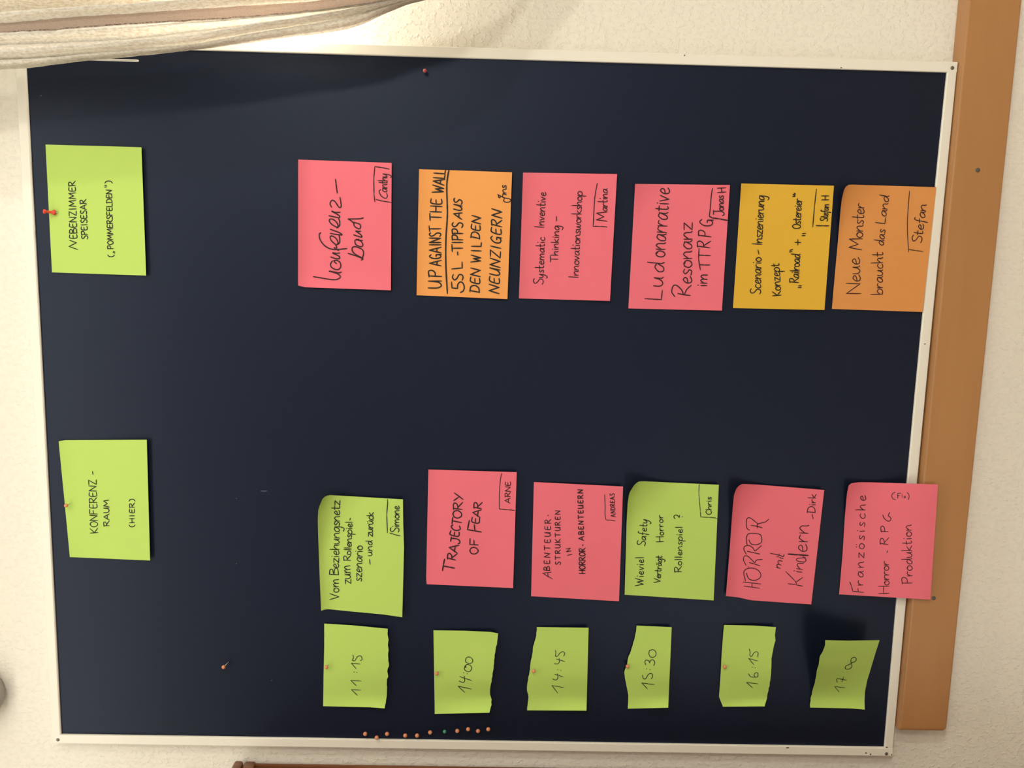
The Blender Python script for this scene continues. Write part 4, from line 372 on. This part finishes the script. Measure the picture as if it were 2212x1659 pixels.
sticky('A1', 'green', 'green sticky note reading NEBENZIMMER, fixed with the red push pin', lambda s, t: .0006 + .004*s**1.5 + .002*max(0, 1-s/.2)**2*abs(t-.45)*2)
sticky('A2', 'pink', 'pink sticky note with the large cursive words Konferenz band', lambda s, t: .0004 + .004*s**1.6 + .0045*max(0, 1-s/.17)**2 + .002*max(0, .12-t)/.12, ink='ink_pink')
sticky('A3', 'orange', 'orange sticky note with underlined UP AGAINST THE WALL and more capitals', lambda s, t: .0004 + .005*s**1.5 + .0022*max(0, 1-s/.12)**2 + .002*s*math.sin(9*s)*max(0, t-.6))
sticky('A4', 'pink', 'pink sticky note reading Systematic Inventive Thinking in fine pen', lambda s, t: .0004 + .006*s**1.5 + .0035*max(0, 1-s/.16)**2, ink='ink_pink')
sticky('A5', 'pink', 'pink sticky note reading Ludonarrative Resonanz im TTRPG', lambda s, t: .0004 + .005*s**1.5 + corner(s, t, .35, .008), ink='ink_pink')
sticky('A6', 'yellow', 'yellow sticky note, the only one of that colour, reading Scenario Inszenierung Konzept', lambda s, t: .0004 + .0055*s**1.5 + corner(s, t, .25, .005))
sticky('A7', 'dimmed_orange', 'orange sticky note against the lower frame, reading Neue Monster braucht das Land', lambda s, t: .0004 + .0028*s + corner(s, t, .55, .020), ink='ink_pink')
sticky('A8', 'green', 'green sticky note reading KONFERENZ RAUM (HIER)', lambda s, t: .0006 + .005*s**1.4 + .003*max(0, 1-s/.2)**2*abs(t-.4)*2)
sticky('B1', 'green', 'green sticky note reading Vom Beziehungsnetz zum Rollenspiel Szenario, its top edge curling', lambda s, t: .0006 + .006*s**1.5 + corner(s, t, .6, .020) + .007*max(0, 1-s/.2)**2)
sticky('B2', 'pink', 'pink sticky note with bold capitals TRAJECTORY OF FEAR', lambda s, t: .0004 + .006*s**1.5 + .0016*math.sin(7*s)*(1-t) + .0016*max(0, 1-s/.12)**2, ink='ink_pink')
sticky('B3', 'pink', 'pink sticky note reading ABENTEUER STRUKTUREN IN HORROR-ABENTEUERN', lambda s, t: .0004 + .007*s**1.5 + .001*math.sin(6*s)*t, ink='ink_pink')
sticky('B4', 'green', 'green sticky note asking Wieviel Safety, its curled corner folded over', lambda s, t: .0006 + .006*s**1.5 + corner(s, t, .55, .026) + .002*max(0, 1-s/.15)**2)
sticky('B5', 'pink', 'pink sticky note reading HORROR mit Kindern, hanging tilted', lambda s, t: .0006 + .007*s**1.5 + corner(s, t, .5, .018) + .006*max(0, 1-s/.16)**2, ink='ink_pink')
sticky('B6', 'pink', 'pink sticky note reading Horror RPG Produktion, overhanging the frame onto the wooden rail', lambda s, t: .0006 + .0235*sm(.05, 1.0, s)**1.1 + corner(s, t, .45, .012), ink='ink_pink')
def timeh(k=1.0, lo=.12, rise=.006):
    def h(s, t):
        v = .0045*sm(lo, .45, t) - .0025*sm(.55, 1, t) + rise*(max(0, (lo*1.15 - t))/lo)**1.6
        return .0007 + k*v*(.35 + .9*s) + .003*s
    return h
TG = 'torn green time notes'
sticky('C1', 'green', 'torn green note with the time 11:15', timeh(.9, .13), 'low', TG, 'pencil')
sticky('C2', 'green', 'torn green note with the time 14:00', timeh(1.5, .17, .007), 'low', TG, 'pencil')
sticky('C3', 'green', 'torn green note with the time 14:45', timeh(1.2, .14), 'top', TG, 'pencil')
sticky('C4', 'green', 'narrow torn green note with the time 15:30', timeh(1.1, .12), 'top', TG, 'pencil')
sticky('C5', 'green', 'torn green note with the time 16:15', timeh(1.3, .08, .004), 'low', TG, 'pencil')
sticky('C6', 'green', 'torn green note with the time 17:00, bent and in shade', lambda s, t: .0012 + .050*sm(.10, 1.25, t)*(1 - .25*s) + .022*(1 - s)*sm(.1, .7, t) + .007*(max(0, .2 - t)/.2)**1.7*(.4 + .6*s), 'top', TG, 'pencil')

# ------------------------------------------------------------------ pins
def pin(p, tip, col, label, r=.0033, group=None):
    head = Vector((p[0], p[1], Z0 + p[2])); tip = Vector(tip)
    root = empty('map_pin', tip)
    obj('head', ball(head, r), M[col], root, True)
    obj('needle', lathe(head, tip, [(0, .0006), (.9, .0006), (1, .0002)], 8), M['steel'], root, True)
    tag(root, label, 'map pin', group)
where = ['orange map pin at the top edge of the KONFERENZ RAUM note', 'orange map pin holding the 11:15 note', 'orange map pin holding the 14:00 note', 'orange map pin holding the 14:45 note',
         'orange map pin holding the 15:30 note', 'orange map pin holding the 16:15 note', 'lone orange map pin stuck slantwise in bare felt, away from all notes', 'lone dark red map pin near the right frame, on bare felt']
for i, p in enumerate(PINS):
    dx, dz = (.0032, -.0046) if i not in (0, 7) else (.0008, -.0015)
    if i == 6: dx, dz = .0050, -.0062
    pin(p, (p[0] + dx, -.0150, Z0 + p[2] + dz), 'darkred_pin' if i == 7 else 'orange_pin', where[i], group='pins on the notes' if i < 6 else None)
ords = ['first', 'second', 'third', 'fourth', 'fifth', 'sixth', 'seventh', 'eighth', 'ninth', 'tenth', 'last']
for i, p in enumerate(ROW):
    lab = 'green map pin, the only green one in the row of spare pins' if i == 6 else \
        '%s orange pin from the upper end of the spare pin row by the frame' % ords[i] if i < 10 else 'lowest orange pin of the spare pin row by the frame'
    if i == 7: lab = 'orange spare pin directly below the green one in the pin row'
    if i == 1: lab = 'orange spare pin nearest the white frame, touching its edge'
    h = Vector((p[0], p[1], Z0 + p[2])); d = (h - CAMP).normalized(); tip = h + d*((-.0150 - h.y)/d.y)
    pin(p, tip, 'green_pin' if i == 6 else 'orange_pin', lab, .0031 if i == 6 else .0036, 'row of spare pins')
a = Vector((PUSH[0][0], -.0192, Z0 + PUSH[0][2])); bq = Vector((PUSH[1][0], -.0300, Z0 + PUSH[1][2]))
pp = empty('push_pin', a); tag(pp, 'red spool shaped push pin at the top of the NEBENZIMMER note', 'push pin')
obj('grip', lathe(a, bq, [(0, .0028), (.03, .0042), (.14, .0044), (.2, .0036), (.3, .0022), (.72, .0020), (.80, .0030), (.86, .0038), (.97, .0036), (1, .0026)], 24), M['red_pin'], pp, True)
obj('needle', lathe(a, a - (bq - a).normalized()*.005, [(0, .0006), (1, .0002)], 8), M['steel'], pp)

# ------------------------------------------------------------------ curtain
def row_at(R, z):               # smooth curve through the fold's points, running on straight beyond its ends
    if z >= R[0][2]: (x0, _, z0), (x1, _, z1) = R[0], R[1]; return x0 + (x1 - x0)*(z0 - z)/(z0 - z1)
    if z <= R[-1][2]: (x0, _, z0), (x1, _, z1) = R[-2], R[-1]; return x1 + (x1 - x0)*(z1 - z)/(z0 - z1)
    k = 0
    while R[k+1][2] > z: k += 1
    sl = lambda i: (R[i+1][0] - R[i][0])/(R[i][2] - R[i+1][2])
    h = R[k][2] - R[k+1][2]; t = (R[k][2] - z)/h
    m0 = (sl(k-1) + sl(k))/2 if k > 0 else sl(k)
    m1 = (sl(k) + sl(k+1))/2 if k + 2 < len(R) else sl(k)
    return (2*t**3 - 3*t*t + 1)*R[k][0] + (t**3 - 2*t*t + t)*h*m0 + (3*t*t - 2*t**3)*R[k+1][0] + (t**3 - t*t)*h*m1
RW = [CURTAIN['R%d' % i] for i in range(9)]
specs = []; ZTOP, ZLOW, NZ = 1.70, -.62, 250
zz = [ZTOP + (ZLOW - ZTOP)*i/NZ for i in range(NZ + 1)]
def strip_mesh(specs):
    """specs: list of (row, fraction to next row, depth, material of the strip that follows)"""
    bm = bmesh.new(); cols = []
    for z in zz:
        xs = [row_at(r, max(z, .70)) for r in RW]
        g = 1 - min(max((z - .56)/.22, 0), 1); g = g*g*(3 - 2*g)          # gathered by the tieback, hanging straight below it
        flare = .075 + .06*min(max((.50 - z)/.5, 0), 1)
        xs = [x*(1 - g) + (1.53 + (i/8 - .5)*flare)*g for i, x in enumerate(xs)]
        c = []
        for r, f, dep, _ in specs:
            x = xs[r] + ((xs[r+1] - xs[r])*f if f else 0)
            wob = .0012*noise.noise(Vector((x*60, z*38, r))) + .0008*noise.noise(Vector((x*200, z*120, 5)))
            c.append(bm.verts.new((x + .0010*noise.noise(Vector((z*260, r, 1))), -dep + wob, Z0 + z)))
        cols.append(c)
    for a, c in zip(cols, cols[1:]):
        for k in range(len(specs) - 1):
            f = bm.faces.new((a[k], a[k+1], c[k+1], c[k])); f.material_index = specs[k][3]
    bmesh.ops.recalc_face_normals(bm, faces=bm.faces[:]); return bm
# (place across the strip, depth) of every fold, from the free border inwards
FOLD = [[(0, .150), (.25, .164), (.6, .168), (.85, .162)],
        [(0, .148), (.1, .172), (.3, .180), (.55, .174), (.8, .160)],
        [(0, .150), (.3, .158), (.7, .170)],
        [(0, .164), (.14, .164), (.4, .168), (.75, .167)],
        [(0, .166), (.12, .184), (.3, .190), (.55, .182), (.8, .166)],
        [(0, .150), (.25, .156), (.6, .170), (.85, .182)],
        [(0, .186), (.3, .184), (.6, .172), (.85, .158)],
        [(0, .150), (.3, .160), (.7, .182)]]
for r in range(8):
    for k, (f, dep) in enumerate(FOLD[r]):
        mi = (2 if k == 0 else 1) if r == 3 else 0
        specs.append((r, f, dep, mi))
specs.append((8, 0, .150, 0))
cu = empty('curtain', (1.5, -.15, Z0 + ZLOW))
tag(cu, 'beige textured curtain with a brown sheer band, gathered over the corner of the pinboard', 'curtain')
cl = obj('curtain_cloth', strip_mesh(specs), [M['curtain'], M['sheer'], M['lace']], cu, True)
sol = cl.modifiers.new('thickness', 'SOLIDIFY'); sol.thickness = .0008
bm = bmesh.new(); ring = []     # band round the gathered cloth
for i in range(28):
    a_ = 2*math.pi*i/28; ring.append([bm.verts.new((1.53 + .066*math.cos(a_), -.166 + .036*math.sin(a_), Z0 + .52 + dz)) for dz in (-.018, .018)])
for i in range(28): bm.faces.new((ring[i][0], ring[(i+1) % 28][0], ring[(i+1) % 28][1], ring[i][1]))
tb = obj('tieback', bm, M['curtain'], cu, True); so = tb.modifiers.new('thickness', 'SOLIDIFY'); so.thickness = .003
obj('tieback_hook', lathe((1.585, -.0005, Z0 + .52), (1.585, -.150, Z0 + .52), [(0, .016), (.05, .016), (.07, .004), (.95, .004), (1, .007)], 16), M['steel'], cu, True)
tipq, hi = Vector(STICK[1]), Vector(STICK[0])
def depth(p, y): # same line of sight, other distance from the wall
    p = Vector((p.x, p.y, Z0 + p.z)); d = (p - CAMP); return CAMP + d*((y - CAMP.y)/d.y)
t0 = depth(tipq, -.115); t1 = depth(hi, -.115); t1 = t0 + (t1 - t0)*((Z0 + 1.70 - t0.z)/(t1.z - t0.z))
dr = obj('curtain_rod', lathe(t0, t1, [(0, .0012), (.004, .0017), (1, .0017)], 10), M['white_plastic'], None, True)
tag(dr, 'thin white draw rod whose tip pokes out from under the curtain', 'draw rod')
rr = empty('curtain_rail', (1.6, -.14, Z0 + 1.70)); tag(rr, 'white curtain rail under the ceiling carrying the beige curtain', 'curtain rail')
obj('track', box(.85, 2.5, -.175, -.105, Z0 + 1.700, Z0 + 1.722, bev=.002), M['white_plastic'], rr)
for x in (1.0, 1.7, 2.4): obj('bracket', box(x - .012, x + .012, -.150, -.130, Z0 + 1.722, 2.86, bev=.001), M['white_plastic'], rr)

# ------------------------------------------------------------------ dark cabinet beside the board
cb = empty('cabinet', (-.36, -.2, 0)); tag(cb, 'tall dark reddish brown wooden cabinet standing left of the pinboard', 'cabinet')
CX, CT = -.0535, Z0 + 1.166
bm = box(-.66, CX - .004, -.38, -.002, .08, CT - .03, bev=.002); obj('body', bm, M['cab'], cb)
bm = bmesh.new()                # half-round stiles along the visible side
for y in (-.010, -.024, -.365):
    t = lathe((CX - .004, y, .08), (CX - .004, y, CT - .028), [(0, .0042), (1, .0042)], 16); join(bm, t)
obj('side_moulding', bm, M['cab'], cb, True)
bm = bmesh.new(); add_box(bm, -.67, CX + .002, -.392, -.002, CT - .034, CT - .012, bev=.006, seg=4); add_box(bm, -.675, CX + .006, -.400, -.008, CT - .012, CT + .004, bev=.005, seg=4)
obj('crown_moulding', bm, M['cab'], cb, True)
obj('plinth', box(-.65, CX - .01, -.37, -.002, 0, .08, bev=.003), M['cab'], cb)
for x0, x1, kx in ((-.652, -.363, -.385), (-.355, -.066, -.333)):
    d = obj('door', box(x0, x1, -.400, -.381, .10, CT - .05, bev=.004), M['cab'], cb)
    obj('knob', lathe((kx, -.400, 1.1), (kx, -.425, 1.1), [(0, .006), (.4, .005), (.6, .012), (.85, .014), (1, .008)]), M['screw'], d, True)

# ------------------------------------------------------------------ grey fixture at the upper end of the wall
c = Vector((.0755, -.030, Z0 + 1.619))
fx = empty('wall_fixture', (c.x, 0, c.z)); tag(fx, 'grey rounded fixture on the wall above the board, mostly cut off by the photo edge', 'wall fixture')
obj('dome', lathe((c.x, -.006, c.z), (c.x, -.070, c.z), [(0, .046), (.12, .049), (.3, .050), (.5, .047), (.7, .039), (.85, .027), (.95, .014), (1, .003)], 32), M['fix'], fx, True)
obj('base_plate', lathe((c.x, -.0005, c.z), (c.x, -.008, c.z), [(0, .040), (.8, .040), (1, .038)], 32), M['fix'], fx, True)
